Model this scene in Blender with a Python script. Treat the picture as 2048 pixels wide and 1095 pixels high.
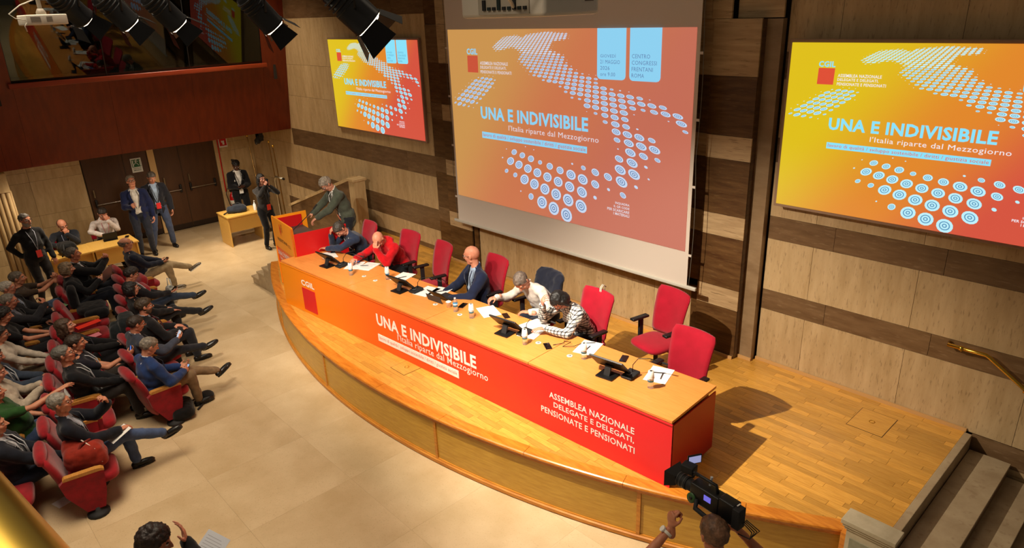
import bpy, bmesh, math, random
import numpy as np
from mathutils import Vector, Matrix, noise
random.seed(7); np.random.seed(7)
for o in list(bpy.data.objects): bpy.data.objects.remove(o)
SC = bpy.context.scene
COL = SC.collection
R = math.radians

# ------------------------------------------------------------------ camera
cam_d = bpy.data.cameras.new('camera'); cam = bpy.data.objects.new('camera', cam_d); COL.objects.link(cam)
p_, r_, a_ = R(21.09), R(-2.34), R(42.35)
fw = Vector((-math.cos(a_)*math.cos(p_), math.sin(a_)*math.cos(p_), -math.sin(p_)))
rt = fw.cross(Vector((0, 0, 1))).normalized(); up = rt.cross(fw)
cr = math.cos(r_)*rt + math.sin(r_)*up; cu = math.cos(r_)*up - math.sin(r_)*rt
cam.matrix_world = Matrix(((cr.x, cu.x, -fw.x, 0), (cr.y, cu.y, -fw.y, 0), (cr.z, cu.z, -fw.z, 5.0), (0, 0, 0, 1)))
cam_d.sensor_width = 36; cam_d.lens = 1375/2048*36; cam_d.clip_start = .05
SC.camera = cam

# ------------------------------------------------------------------ world, lights, exposure
w = bpy.data.worlds.new('world'); SC.world = w; w.use_nodes = True
w.node_tree.nodes['Background'].inputs[0].default_value = (1.0, .80, .58, 1)
w.node_tree.nodes['Background'].inputs[1].default_value = .10
SC.view_settings.view_transform = 'Standard'; SC.view_settings.look = 'None'
SC.view_settings.gamma = 1; SC.view_settings.use_curve_mapping = False
SC.view_settings.exposure = 0.0
def area(name, loc, target, sx, sy, power, col):
    d = bpy.data.lights.new(name, 'AREA'); d.shape = 'RECTANGLE'; d.size = sx; d.size_y = sy; d.energy = power; d.color = col; d.spread = R(105)
    o = bpy.data.objects.new(name, d); COL.objects.link(o); o.location = loc
    o.rotation_euler = (Vector(target)-Vector(loc)).to_track_quat('-Z', 'Y').to_euler()
    return o
def spot(name, loc, target, power, col, ang=50, blend=.5, rad=.05):
    d = bpy.data.lights.new(name, 'SPOT'); d.energy = power; d.color = col; d.spot_size = R(ang); d.spot_blend = blend; d.shadow_soft_size = rad
    o = bpy.data.objects.new(name, d); COL.objects.link(o); o.location = loc
    o.rotation_euler = (Vector(target)-Vector(loc)).to_track_quat('-Z', 'Y').to_euler()
    return o
WARM = (1.0, .83, .62)
area('ceiling_fill_hall', (-7.2, .9, 7.6), (-7.2, 1.2, 0), 4.5, 3.0, 190, WARM)  # unseen overhead fill giving the hall its warm ambient light
area('rail_fill_light', (-2.4, -.4, 7.2), (-.9, -.1, 4.5), .8, .8, 60, WARM)  # added unseen lamp, aimed at the brass rail to brighten it
area('ceiling_fill_door', (-14.6, 5.6, 7.0), (-14.9, 5.4, 0), .8, .8, 85, WARM)  # unseen overhead fill that lifts the zone by the doors
area('ceiling_fill_stage', (-6.0, 4.6, 7.8), (-6.0, 6.2, 0), 6, 1.2, 14, WARM)  # weak unseen fill above the stage, no fixture behind it
spot('door_wall_fill', (-15.3, 5.0, 2.42), (-15.9, 5.3, 0), 210, WARM, 150, 1, .15)  # unseen wide spot without fixture, brightens the wall and doors
spot('desk_wall_fill', (-15.3, 2.2, 2.42), (-16.2, 2.6, 0), 110, WARM, 150, 1, .15)  # same kind of unseen spot, brightens the wall at the left desks
KEY = (1.0, .88, .72)
LAMPS = [((-4.72, 2.95, 4.94), (-4.84, 2.70, 5.19), (-4.0, 6.3, .0), 1500),
         ((-5.14, 2.40, 4.95), (-5.17, 2.20, 5.18), (-6.4, 5.6, .7), 420),
         ((-5.95, 2.00, 4.99), (-5.95, 1.80, 5.21), (-8.0, 5.4, .7), 480),
         ((-6.29, 1.75, 5.01), (-6.29, 1.55, 5.23), (-9.6, 5.2, .7), 440),
         ((-6.58, 1.50, 5.06), (-6.50, 1.30, 5.26), (-10.9, 5.0, 1.0), 760)]
for k, (a, b, t, e) in enumerate(LAMPS):
    dd = (Vector(t)-Vector(a)).normalized()
    spot('stage_spot_beam', Vector(a)+dd*.08, t, e, KEY, 80 if k == 0 else 58, .85, .025)

# ------------------------------------------------------------------ temp scene for modifier evaluation
TMP = bpy.data.scenes.new('tmp')
def evaluated(data, mods=()):
    o = bpy.data.objects.new('tmp', data); TMP.collection.objects.link(o)
    for t, kw in mods:
        m = o.modifiers.new(t, t)
        for k, v in kw.items(): setattr(m, k, v)
    vl = TMP.view_layers[0]; vl.update()
    me = bpy.data.meshes.new_from_object(o.evaluated_get(vl.depsgraph), depsgraph=vl.depsgraph)
    bpy.data.objects.remove(o)
    return me

# ------------------------------------------------------------------ materials
def lin(c):
    return tuple(((v/255)/12.92 if v/255 <= .04045 else ((v/255+.055)/1.055)**2.4) for v in c)
MC = {}
def mat(key, col=(128, 128, 128), rough=.6, metal=0, emit=None, estr=1, bump=None, var=None, var_scale=8, stretch=(1, 1, 1), rand=0, spec=.5, sheen=0, alpha=None, island=False, trans=0, pores=None):
    if key in MC: return MC[key]
    m = bpy.data.materials.new(key); m.use_nodes = True; n = m.node_tree.nodes; l = m.node_tree.links
    b = n['Principled BSDF']; c = (*lin(col), 1)
    b.inputs['Base Color'].default_value = c; b.inputs['Roughness'].default_value = rough; b.inputs['Metallic'].default_value = metal
    b.inputs['Specular IOR Level'].default_value = spec
    if sheen: b.inputs['Sheen Weight'].default_value = sheen
    if trans: b.inputs['Transmission Weight'].default_value = trans
    if emit: b.inputs['Emission Color'].default_value = (*lin(emit), 1); b.inputs['Emission Strength'].default_value = estr
    src = None
    if var or bump or pores:
        tc = n.new('ShaderNodeTexCoord'); mp = n.new('ShaderNodeMapping'); mp.inputs['Scale'].default_value = stretch
        l.new(tc.outputs['Object'], mp.inputs['Vector'])
        if rand or island:
            oi = n.new('ShaderNodeObjectInfo'); ad = n.new('ShaderNodeVectorMath'); ad.operation = 'ADD'
            mu = n.new('ShaderNodeMath'); mu.operation = 'MULTIPLY'; mu.inputs[1].default_value = 37
            if island:
                gi = n.new('ShaderNodeNewGeometry'); l.new(gi.outputs['Random Per Island'], mu.inputs[0])
            else: l.new(oi.outputs['Random'], mu.inputs[0])
            l.new(mp.outputs[0], ad.inputs[0]); l.new(mu.outputs[0], ad.inputs[1]); vec = ad.outputs[0]
        else: vec = mp.outputs[0]
    if var:
        nz = n.new('ShaderNodeTexNoise'); nz.inputs['Scale'].default_value = var_scale; nz.inputs['Detail'].default_value = 5; nz.inputs['Roughness'].default_value = .6
        l.new(vec, nz.inputs['Vector'])
        rp = n.new('ShaderNodeValToRGB'); l.new(nz.outputs['Fac'], rp.inputs[0])
        rp.color_ramp.elements[0].position = .33; rp.color_ramp.elements[1].position = .68
        rp.color_ramp.elements[0].color = (*lin(var), 1); rp.color_ramp.elements[1].color = c
        src = rp.outputs[0]
    if pores:
        pz = n.new('ShaderNodeTexNoise'); pz.inputs['Scale'].default_value = pores[0]; pz.inputs['Detail'].default_value = 3
        l.new(vec, pz.inputs['Vector'])
        pr = n.new('ShaderNodeValToRGB'); pr.color_ramp.elements[0].position = .60; pr.color_ramp.elements[1].position = .68
        pr.color_ramp.elements[0].color = (0, 0, 0, 1); pr.color_ramp.elements[1].color = (pores[2],)*3+(1,)
        l.new(pz.outputs['Fac'], pr.inputs[0])
        mx = n.new('ShaderNodeMix'); mx.data_type = 'RGBA'; l.new(pr.outputs[0], mx.inputs[0])
        if src: l.new(src, mx.inputs[6])
        else: mx.inputs[6].default_value = c
        mx.inputs[7].default_value = (*lin(pores[1]), 1); src = mx.outputs[2]
    if rand or island:
        hs = n.new('ShaderNodeHueSaturation')
        if src: l.new(src, hs.inputs['Color'])
        else: hs.inputs['Color'].default_value = c
        mr = n.new('ShaderNodeMapRange'); mr.inputs['To Min'].default_value = 1-rand; mr.inputs['To Max'].default_value = 1+rand
        if island:
            g2 = n.new('ShaderNodeNewGeometry'); l.new(g2.outputs['Random Per Island'], mr.inputs['Value'])
        else:
            o2 = n.new('ShaderNodeObjectInfo'); l.new(o2.outputs['Random'], mr.inputs['Value'])
        l.new(mr.outputs[0], hs.inputs['Value']); src = hs.outputs[0]
    if src: l.new(src, b.inputs['Base Color'])
    if bump:
        bz = n.new('ShaderNodeTexNoise'); bz.inputs['Scale'].default_value = bump[0]; bz.inputs['Detail'].default_value = 3
        l.new(vec, bz.inputs['Vector']); bp = n.new('ShaderNodeBump'); bp.inputs['Strength'].default_value = bump[1]; bp.inputs['Distance'].default_value = .01
        l.new(bz.outputs['Fac'], bp.inputs['Height']); l.new(bp.outputs[0], b.inputs['Normal'])
    MC[key] = m
    return m
def cloth(c, k=None, rough=.85):
    return mat(k or 'cloth_%d_%d_%d' % tuple(c), c, rough, spec=.2, sheen=.15, bump=(260, .25), var=tuple(int(v*.82) for v in c), var_scale=14)
def plain(c, rough=.5, metal=0):
    return mat('plain_%d_%d_%d_%d_%d' % (*c, int(rough*100), int(metal*10)), c, rough, metal)
def skinm(c): return mat('skin_%d_%d_%d' % tuple(c), c, .5, spec=.35, var=tuple(int(v*a) for v, a in zip(c, (.93, .85, .82))), var_scale=18)
BLACK = plain((14, 14, 15), .45); BLACKM = plain((22, 22, 24), .7); CHROME = plain((200, 200, 205), .2, 1)
WHITE = plain((225, 222, 215), .6); PAPER = mat('paper', (235, 233, 228), .8)
REDF = mat('red_upholstery', (172, 12, 40), .8, spec=.2, sheen=.15, bump=(500, .3), var=(155, 8, 32), var_scale=6)
REDV = mat('red_velvet', (160, 8, 26), .8, spec=.2, sheen=.3, bump=(400, .3), var=(122, 4, 16), var_scale=9)
OAK = mat('oak', (208, 140, 50), .38, var=(178, 108, 30), var_scale=5, stretch=(1, 1, 8), bump=(40, .1))
OAKX = mat('oak_rim', (216, 138, 46), .32, var=(184, 104, 26), var_scale=9, stretch=(.6, 4, 4))
BEECH = mat('beech', (228, 150, 76), .34, var=(216, 136, 62), var_scale=10, stretch=(.5, 7, 7))
BEECHL = mat('pale_beech', (222, 178, 92), .4, var=(212, 164, 78), var_scale=10, stretch=(7, .5, 7))
BRASS = mat('brass', (212, 170, 70), .22, 1)
TRAV = mat('travertine_light', (198, 168, 124), .42, var=(176, 146, 102), var_scale=3.0, stretch=(3.0, 3.0, .5), rand=.05, bump=(30, .12), pores=(22, (112, 86, 56), .42))
TRAVC = mat('travertine_light_cross', (190, 160, 118), .42, var=(160, 130, 92), var_scale=3.2, stretch=(.55, .55, 6), rand=.07, bump=(30, .12), pores=(8, (108, 82, 52), .6))
DARKS = mat('brown_stone', (122, 94, 64), .3, var=(98, 72, 46), var_scale=3, stretch=(.8, .8, 5), rand=.1, pores=(10, (150, 124, 92), .35))
DARKC = mat('dark_brown_stone', (104, 74, 42), .3, var=(72, 46, 24), var_scale=3, stretch=(.8, .8, 6), rand=.14, pores=(9, (134, 104, 66), .3))
FLOORS = mat('floor_travertine', (212, 188, 150), .30, var=(192, 166, 126), var_scale=1.6, stretch=(1, 1, 1), rand=.008, pores=(60, (158, 128, 88), .3), bump=(9, .05))
STAIRS = mat('stair_marble', (176, 156, 124), .35, var=(150, 128, 98), var_scale=3, rand=.05, pores=(14, (128, 102, 74), .4))
REDWOOD = mat('red_brown_wood', (120, 42, 10), .38, var=(100, 31, 6), var_scale=3, stretch=(4, 4, .5))
DOORW = mat('door_brown', (84, 52, 26), .45, var=(72, 43, 20), var_scale=3, stretch=(3, 3, .5))

# ------------------------------------------------------------------ mesh builder
_ico = {}
def ico(sub):
    if sub not in _ico:
        b = bmesh.new(); bmesh.ops.create_icosphere(b, subdivisions=sub, radius=1)
        _ico[sub] = (np.array([v.co[:] for v in b.verts]), [tuple(v.index for v in f.verts) for f in b.faces]); b.free()
    return _ico[sub]
def frame(z, x=None):
    z = np.array(z, float); z /= np.linalg.norm(z)
    a = np.array(x if x is not None else ((1, 0, 0) if abs(z[0]) < .9 else (0, 1, 0)), float)
    a = a - z*(a@z); a /= np.linalg.norm(a)
    return np.array([a, np.cross(z, a), z])     # rows: x, y, z axes
def V3(*a): return np.array(a, float)
class MB:
    def __init__(s): s.v = []; s.f = []; s.m = []; s.sm = []
    def add(s, V, F, m=0, smooth=False):
        n = len(s.v); s.v.extend([tuple(map(float, q)) for q in V]); s.f.extend([tuple(i+n for i in f) for f in F])
        s.m.extend([m]*len(F)); s.sm.extend([smooth]*len(F)); return s
    def box(s, c, d, rz=0, m=0, rot=None, taper=None, bev=0):
        hx, hy, hz = d[0]/2, d[1]/2, d[2]/2
        if bev > 0:
            b = bmesh.new(); bmesh.ops.create_cube(b, size=1)
            bmesh.ops.scale(b, vec=d, verts=b.verts); bmesh.ops.bevel(b, geom=b.edges[:], offset=bev, segments=2, affect='EDGES', profile=.6)
            b.verts.index_update(); V = np.array([v.co[:] for v in b.verts]); F = [tuple(v.index for v in f.verts) for f in b.faces]; b.free()
        else:
            V = np.array([(x*hx, y*hy, z*hz) for z in (-1, 1) for y in (-1, 1) for x in (-1, 1)])
            F = [(0, 2, 3, 1), (4, 5, 7, 6), (0, 1, 5, 4), (2, 6, 7, 3), (0, 4, 6, 2), (1, 3, 7, 5)]
        if taper is not None:
            k = 1+(taper-1)*(V[:, 2]+hz)/(2*hz); V = V.copy(); V[:, 0] *= k; V[:, 1] *= k
        M = np.array(rot.to_3x3()) if rot is not None else np.array(Matrix.Rotation(rz, 3, 'Z'))
        return s.add(V@M.T+np.array(c), F, m, bev > .006)
    def cyl(s, a, b, r, r2=None, n=12, m=0, smooth=True, caps=True):
        a, b = np.array(a, float), np.array(b, float); r2 = r if r2 is None else r2; B = frame(b-a)
        t = np.arange(n)*2*math.pi/n; C = np.c_[np.cos(t), np.sin(t)]@B[:2]
        V = np.r_[a+C*r, b+C*r2]; F = [(i, (i+1) % n, n+(i+1) % n, n+i) for i in range(n)]
        s.add(V, F, m, smooth)
        if caps: s.add(V[:n], [tuple(range(n-1, -1, -1))], m); s.add(V[n:], [tuple(range(n))], m)
        return s
    def tube(s, P, r, n=8, m=0, closed=False):
        P = [np.array(p, float) for p in P]; k = len(P); V = []
        x = None
        for i in range(k):
            t = (P[(i+1) % k]-P[i-1]) if closed else (P[min(i+1, k-1)]-P[max(i-1, 0)])
            B = frame(t, x); x = B[0]; rr = r[i] if isinstance(r, (list, tuple)) else r
            for j in range(n):
                a = 2*math.pi*j/n; V.append(P[i]+rr*(math.cos(a)*B[0]+math.sin(a)*B[1]))
        F = []
        for i in range(k if closed else k-1):
            for j in range(n):
                F.append((i*n+j, i*n+(j+1) % n, ((i+1) % k)*n+(j+1) % n, ((i+1) % k)*n+j))
        if not closed: F += [tuple(range(n-1, -1, -1)), tuple(range((k-1)*n, k*n))]
        return s.add(V, F, m, True)
    def lathe(s, prof, c=(0, 0, 0), n=14, m=0, axis=(0, 0, 1)):
        B = frame(axis); V = []
        for r, z in prof:
            for j in range(n):
                a = 2*math.pi*j/n; V.append(np.array(c)+r*math.cos(a)*B[0]+r*math.sin(a)*B[1]+z*B[2])
        F = [(i*n+j, i*n+(j+1) % n, (i+1)*n+(j+1) % n, (i+1)*n+j) for i in range(len(prof)-1) for j in range(n)]
        F += [tuple(range(n-1, -1, -1)), tuple(range((len(prof)-1)*n, len(prof)*n))]
        return s.add(V, F, m, True)
    def ell(s, c, rad, B=None, sub=2, m=0):
        V, F = ico(sub); V = V*np.array(rad)
        if B is not None: V = V@np.array(B)
        return s.add(V+np.array(c), F, m, True)
    def cap(s, a, b, ra, rb, sub=2, flat=1, side=None, m=0):
        a, b = np.array(a, float), np.array(b, float)
        if np.linalg.norm(b-a) < 1e-4: return s.ell(a, (ra,)*3, sub=sub, m=m)
        B = frame(b-a, side); V, F = ico(sub); U = V[:, 2] > 1e-6
        W = np.where(U[:, None], V*rb, V*ra)*np.array([1, flat, 1])
        W = W@B+np.where(U[:, None], b, a)
        return s.add(W, F, m, True)
    def prism(s, P, z0, z1, m=0, smooth=False):
        n = len(P); V = [(x, y, z0) for x, y in P]+[(x, y, z1) for x, y in P]
        F = [tuple(range(n-1, -1, -1)), tuple(range(n, 2*n))]+[(i, (i+1) % n, n+(i+1) % n, n+i) for i in range(n)]
        return s.add(V, F, m, smooth)
    def slab(s, P, a, b, plane='xz', m=0):       # polygon P in a vertical plane, extruded along the third axis from a to b
        n = len(P); f = {'xz': lambda p, t: (p[0], t, p[1]), 'yz': lambda p, t: (t, p[0], p[1])}[plane]
        V = [f(p, a) for p in P]+[f(p, b) for p in P]
        F = [tuple(range(n-1, -1, -1)), tuple(range(n, 2*n))]+[(i, (i+1) % n, n+(i+1) % n, n+i) for i in range(n)]
        return s.add(V, F, m)
    def xf(s, M):
        s.v = [tuple(M@Vector(q)) for q in s.v]; return s
    def mesh(s, name, mats):
        me = bpy.data.meshes.new(name); me.from_pydata(s.v, [], s.f)
        for q in (mats if isinstance(mats, (list, tuple)) else [mats]): me.materials.append(q)
        me.polygons.foreach_set('material_index', s.m); me.polygons.foreach_set('use_smooth', s.sm); me.update()
        b = bmesh.new(); b.from_mesh(me); bmesh.ops.recalc_face_normals(b, faces=b.faces); b.to_mesh(me); b.free()
        return me
    def build(s, name, mats, parent=None, **k):
        return link(name, s.mesh(name, mats), parent, **k)
def link(name, me, parent=None, label=None, cat=None, group=None, kind=None):
    o = bpy.data.objects.new(name, me); COL.objects.link(o)
    if parent is not None: o.parent = parent
    tag(o, label, cat, group, kind); return o
def tag(o, label=None, cat=None, group=None, kind=None):
    if label: o['label'] = label
    if cat: o['category'] = cat
    if group: o['group'] = group
    if kind: o['kind'] = kind
    return o
def empty(name, loc=(0, 0, 0), rz=0, label=None, cat=None, group=None, kind=None):
    o = bpy.data.objects.new(name, None); COL.objects.link(o); o.location = loc; o.rotation_euler = (0, 0, rz); o.empty_display_size = .1
    return tag(o, label, cat, group, kind)
def dup(o, loc=None, rz=None, label=None, group=None, parent=None):
    c = o.copy(); COL.objects.link(c)
    if loc is not None: c.location = loc
    if rz is not None: c.rotation_euler = (0, 0, rz)
    if label: c['label'] = label
    if group: c['group'] = group
    if parent is not None: c.parent = parent
    for ch in [q for q in CH.get(o.name, [])]:
        dup(ch, parent=c)
    return c
CH = {}
def index_children():
    CH.clear()
    for o in bpy.data.objects:
        if o.parent: CH.setdefault(o.parent.name, []).append(o)
def text_mesh(s, bold=0.0, cond=1, shear=0):
    c = bpy.data.curves.new('t', 'FONT'); c.body = s; c.size = 1; c.offset = bold; c.resolution_u = 2; c.shear = shear; c.space_character = 1.06; c.fill_mode = 'BOTH'
    me = evaluated(c); bpy.data.curves.remove(c)
    V = np.array([v.co[:] for v in me.vertices]); F = [tuple(p.vertices) for p in me.polygons]; bpy.data.meshes.remove(me)
    V[:, :2] -= V[:, :2].min(0); V[:, :2] /= V[:, :2].max(0)
    return V, F                     # unit box in x, y
_tc = {}
def lettering(text, x0, z0, wd, ht, fn, material, parent, bold=.02, name='lettering', label=None, depth=.0):
    key = (text, bold)
    if key not in _tc: _tc[key] = text_mesh(text, bold)
    V, F = _tc[key]
    mb = MB(); mb.add([fn(x0+v[0]*wd, z0+v[1]*ht) for v in V], F)
    me = bpy.data.meshes.new(name); me.from_pydata(mb.v, [], mb.f); me.materials.append(material); me.update()
    return link(name, me, parent, label=label)

S = .65       # stage height
CX, CY, CR = -7.23, 14.88, 11.11     # centre and radius of the curved stage front
def arc_y(x, r=CR): return CY-math.sqrt(max(r*r-(x-CX)**2, 0))
# ================================================================== FLOOR
fl = MB().box((-9.5, .5, -.06), (18.4, 16, .08)).build('floor', plain((176, 152, 116), .7), kind='structure')
tm = MB().box((0, 0, -.01), (1.199, 1.199, .02)).mesh('floor_tile', FLOORS)
for i in range(15):
    for j in range(9):
        x, y = -18.2+.6+i*1.2, -3.0+.6+j*1.2
        if y > 5.5 and x > -11.5: continue
        o = link('floor_tile', tm, fl); o.location = (x, y, 0)
# ================================================================== STAGE
def clip(P, a, b):       # keep left of a->b
    out = []; n = len(P)
    for i in range(n):
        p, q = P[i], P[(i+1) % n]
        sp = (b[0]-a[0])*(p[1]-a[1])-(b[1]-a[1])*(p[0]-a[0]); sq = (b[0]-a[0])*(q[1]-a[1])-(b[1]-a[1])*(q[0]-a[0])
        if sp >= 0: out.append(p)
        if (sp > 0 and sq < 0) or (sp < 0 and sq > 0):
            t = sp/(sp-sq); out.append((p[0]+(q[0]-p[0])*t, p[1]+(q[1]-p[1])*t))
    return out
XR, XL = -1.34, -12.3
AN = 48; A0, A1 = math.atan2(arc_y(XL)-CY, XL-CX), math.atan2(arc_y(-1.62)-CY, -1.62-CX)
A0 = A0 if A0 < 0 else A0-2*math.pi
def arc_pts(r, a0=A0, a1=A1, n=AN): return [(CX+r*math.cos(a0+(a1-a0)*i/n), CY+r*math.sin(a0+(a1-a0)*i/n)) for i in range(n+1)]
deck_poly = arc_pts(CR-.06)+[(-1.62, 5.26), (XR, 5.26), (XR, 7.6), (XL, 7.6)]
stage = MB().prism(deck_poly, .02, S-.015).build('stage_platform', plain((96, 66, 34), .7), label='curved wooden conference stage with parquet floor and panelled oak front', cat='stage')
PLK = mat('parquet', (216, 160, 72), .3, var=(192, 134, 50), var_scale=6, stretch=(1.2, 14, 1), rand=.2, bump=(20, .05))
PLKI = mat('parquet_far', (216, 160, 72), .3, var=(192, 134, 50), var_scale=6, stretch=(1.2, 14, 1), rand=.2, island=True, bump=(20, .05))
edge = arc_pts(CR-.115)
pl = []
rows = int((7.6-3.75)/.075)+1
for j in range(rows):
    y = 3.76+j*.075; x = XL+random.uniform(-.5, 0)
    while x < XR:
        ln = random.choice((.36, .45, .45, .55)); P = [(x+.0012, y+.0012), (x+ln-.0012, y+.0012), (x+ln-.0012, y+.0738), (x+.0012, y+.0738)]
        P = [(min(max(px, XL), XR), min(py, 7.6)) for px, py in P]; x += ln
        if P[1][0]-P[0][0] < .02: continue
        if any((px-CX)**2+(py-CY)**2 > (CR-.13)**2 for px, py in P):
            for a, b in zip(edge[:-1], edge[1:]):
                if min(abs(a[0]-P[0][0]), abs(b[0]-P[1][0])) < 1.2: P = clip(P, a, b)
                if len(P) < 3: break
        if len(P) < 3 or (P[0][1] < 4.6 and P[0][0] < -11.9): continue
        cx = sum(p[0] for p in P)/len(P); cy = sum(p[1] for p in P)/len(P)
        if arc_y(cx, CR-.1) > cy-.01 and len(P) < 3: continue
        pl.append((math.hypot(cx, cy), cx, cy, P))
hid = lambda cx, cy: -10.1 < cx < -3.15 and 4.75 < cy < 5.3
pl.sort(key=lambda t: t[0]+(50 if hid(t[1], t[2]) else 0))
for d, cx, cy, P in pl[:300]:
    MB().prism([(px-cx, py-cy) for px, py in P], -.012, 0).build('parquet_strip', PLK, stage).location = (cx, cy, S)
mb = MB()
for d, cx, cy, P in pl[300:]: mb.prism(P, S-.012, S)
mb.build('parquet_strips', PLKI, stage, kind='stuff')
# rim segments, fascia panels, mouldings
def sweep(prof, a0, a1, n, mb=None):      # prof: list of (dr, z) counter-clockwise section
    mb = mb or MB(); k = len(prof); V = []
    for i in range(n+1):
        a = a0+(a1-a0)*i/n
        for dr, z in prof: V.append((CX+(CR+dr)*math.cos(a), CY+(CR+dr)*math.sin(a), z))
    F = [(i*k+j, i*k+(j+1) % k, (i+1)*k+(j+1) % k, (i+1)*k+j) for i in range(n) for j in range(k)]
    F += [tuple(range(k-1, -1, -1)), tuple(range(n*k, n*k+k))]
    return mb.add(V, F)
def ang(x): return -math.acos((x-CX)/CR)
rims = [-12.3, -11.6, -10.35, -9.1, -7.95, -6.75, -5.6, -4.45, -3.4, -2.35, -1.62]
for a, b in zip(rims[:-1], rims[1:]):
    sweep([(-.125, S-.02), (-.125, S+.003), (0.0, S+.004), (.014, S-.004), (.018, S-.02), (.014, S-.036), (.002, S-.042), (.002, S-.07), (-.03, S-.07)], ang(a+.002), ang(b-.002), 12).build('rim_board', OAKX, stage)
FASC = mat('oak_fascia', (200, 156, 62), .34, var=(180, 134, 46), var_scale=5, stretch=(1, 1, 9))
divs = [-12.3, -10.62, -8.22, -5.71, -3.25, -1.62]
for a, b in zip(divs[:-1], divs[1:]):
    sweep([(-.05, .05), (-.05, S-.07), (-.022, S-.07), (-.022, .05)], ang(a+.02), ang(b-.02), 16).build('fascia_panel', FASC, stage)
for a in divs[1:-1]:
    sweep([(-.05, .05), (-.05, S-.07), (-.008, S-.07), (-.008, .05)], ang(a-.018), ang(a+.018), 2).build('fascia_batten', OAK, stage)
sweep([(-.05, .0), (-.05, .075), (-.012, .075), (-.008, .06), (.004, .05), (.004, .012), (-.03, .008)], A0, A1, 48).build('fascia_plinth', OAK, stage)
MB().box((-1.585, 5.22, .345), (.07, .07, .69), bev=.004).build('corner_post', OAKX, stage)
# stone curb on the stage's right edge, hatches, stair
MB().box((-1.302, 6.4, .34), (.07, 2.35, .64), bev=.006).build('edge_curb', STAIRS, stage)
for (x, y, wx, wy) in ((-2.1, 7.13, .36, .44), (-6.9, 4.35, .3, .3)):
    h = MB().box((x, y, S+.0005), (wx+.012, wy+.012, .003)).build('floor_hatch', plain((70, 44, 18), .6), stage)
    MB().box((x, y, S+.0018), (wx, wy, .003)).build('hatch_lid', PLKI, h)
    MB().tube([(x+.028*math.cos(t), y+.028*math.sin(t), S+.005) for t in np.linspace(0, 6.28, 13)[:-1]], .004, 5, closed=True).build('hatch_ring', BRASS, h)
for k, z in enumerate((.4875, .325, .1625)):
    MB().box((-1.19+.28*(k+.5)+.01-(.035 if k == 0 else 0), 6.32, z-.02), (.30+(.07 if k == 0 else 0), 2.5, .04), bev=.004).build('step_tread', STAIRS, None).name = 'stair_tread'
stairs = empty('stone_stair', (-.8, 6.3, 0), 0, 'beige marble steps leading up to the right end of the stage', 'stairs')
for o in [q for q in bpy.data.objects if q.name.startswith('stair_tread')]:
    o.parent = stairs; o.matrix_parent_inverse = Matrix.Translation((.8, -6.3, 0)); o.name = 'tread'
for k, z in enumerate((.4875, .325, .1625)):
    o = MB().box((-1.19+.28*(k+1), 6.32, z/2-.02), (.02, 2.48, z-.04)).build('riser', DARKS, stairs); o.matrix_parent_inverse = Matrix.Translation((.8, -6.3, 0))
ls_ = empty('stone_stair', (-12.9, 5.9, 0), 0, 'beige stone steps leading down from the lectern end of the stage', 'stairs')
for k, z in enumerate((.4875, .325, .1625)):
    MB().box((.6-.30*(k+.5)-.01, -.05, z-.02), (.32, 1.9, .04), bev=.004).build('tread', STAIRS, ls_); MB().box((.6-.30*(k+.5), -.05, z/2-.02), (.30, 1.86, z-.04)).build('riser_block', STAIRS, ls_)
MB().box((.62, -.05, .32), (.04, 1.9, .63)).build('edge_curb', STAIRS, ls_)
nw = empty('stone_newel', (-1.39, 5.19, 0), 0, 'low beige marble pedestal with moulded cap between stage front and steps', 'pedestal')
NWM = mat('newel_marble', (196, 182, 152), .4, var=(170, 156, 126), var_scale=5)
MB().box((0, 0, .4), (.34, .12, .80)).build('shaft', NWM, nw)
MB().box((0, -.063, .38), (.27, .01, .68)).build('face_panel', mat('green_grey_marble', (150, 146, 122), .3, var=(122, 120, 96), var_scale=7), nw)
MB().box((0, 0, .815), (.37, .145, .03)).box((0, 0, .842), (.40, .17, .024)).box((0, 0, .875), (.43, .19, .042), bev=.005).build('cap', NWM, nw)

# ================================================================== BACK WALL
wb = MB().box((-9, 7.85, 2.9), (21, .3, 6.6)).build('wall_back', plain((60, 44, 28), .9), kind='structure')
def band(x0, x1, z0, z1, y, m, wdt, off=0, th=.03, parent=wb):
    xs = [x0]; x = x0+wdt*(1 if off == 0 else off)
    while x < x1-.12: xs.append(x); x += wdt
    xs.append(x1)
    for a, b in zip(xs[:-1], xs[1:]):
        o = MB().box((0, 0, 0), (b-a-.004, th, z1-z0-.004)).build('stone_panel', m, parent); o.location = ((a+b)/2, y+th/2, (z0+z1)/2)
L, D = 0, 1
zr = [(.655, 1.37, L), (1.37, 1.63, D), (1.63, 2.29, L), (2.29, 2.57, D), (2.57, 3.22, L), (3.22, 3.50, D), (3.50, 4.15, L), (4.15, 4.44, D), (4.44, 5.9, L)]
for z0, z1, k in zr: band(-3.73, .7, z0, z1, 7.62, DARKS if k else TRAV, 1.12, .5+.2*k)
band(-1.28, .7, .40, .65, 7.62, DARKS, 1.3); band(-1.28, .7, 0, .40, 7.62, TRAVC, 1.1)
cc = [(.655, .98, D), (.98, 1.32, D), (1.32, 1.59, L), (1.59, 2.26, D), (2.26, 2.54, L), (2.54, 3.22, D), (3.22, 3.50, L), (3.50, 4.18, D), (4.18, 4.80, L)]
for z0, z1, k in cc:
    m = DARKC if k else TRAVC
    band(-4.52, -3.93, z0, z1, 7.40, m, 3); band(-9.75, -9.13, z0, z1, 7.40, m, 3)
    if z0 > 1.5: band(-9.13, -4.52, z0, z1, 7.43, m, 1.5)
band(-9.75, -4.30, 4.80, 5.9, 7.40, TRAVC, 1.3)
band(-4.28, -3.74, 4.80, 5.9, 7.50, TRAVC, 3)
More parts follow.
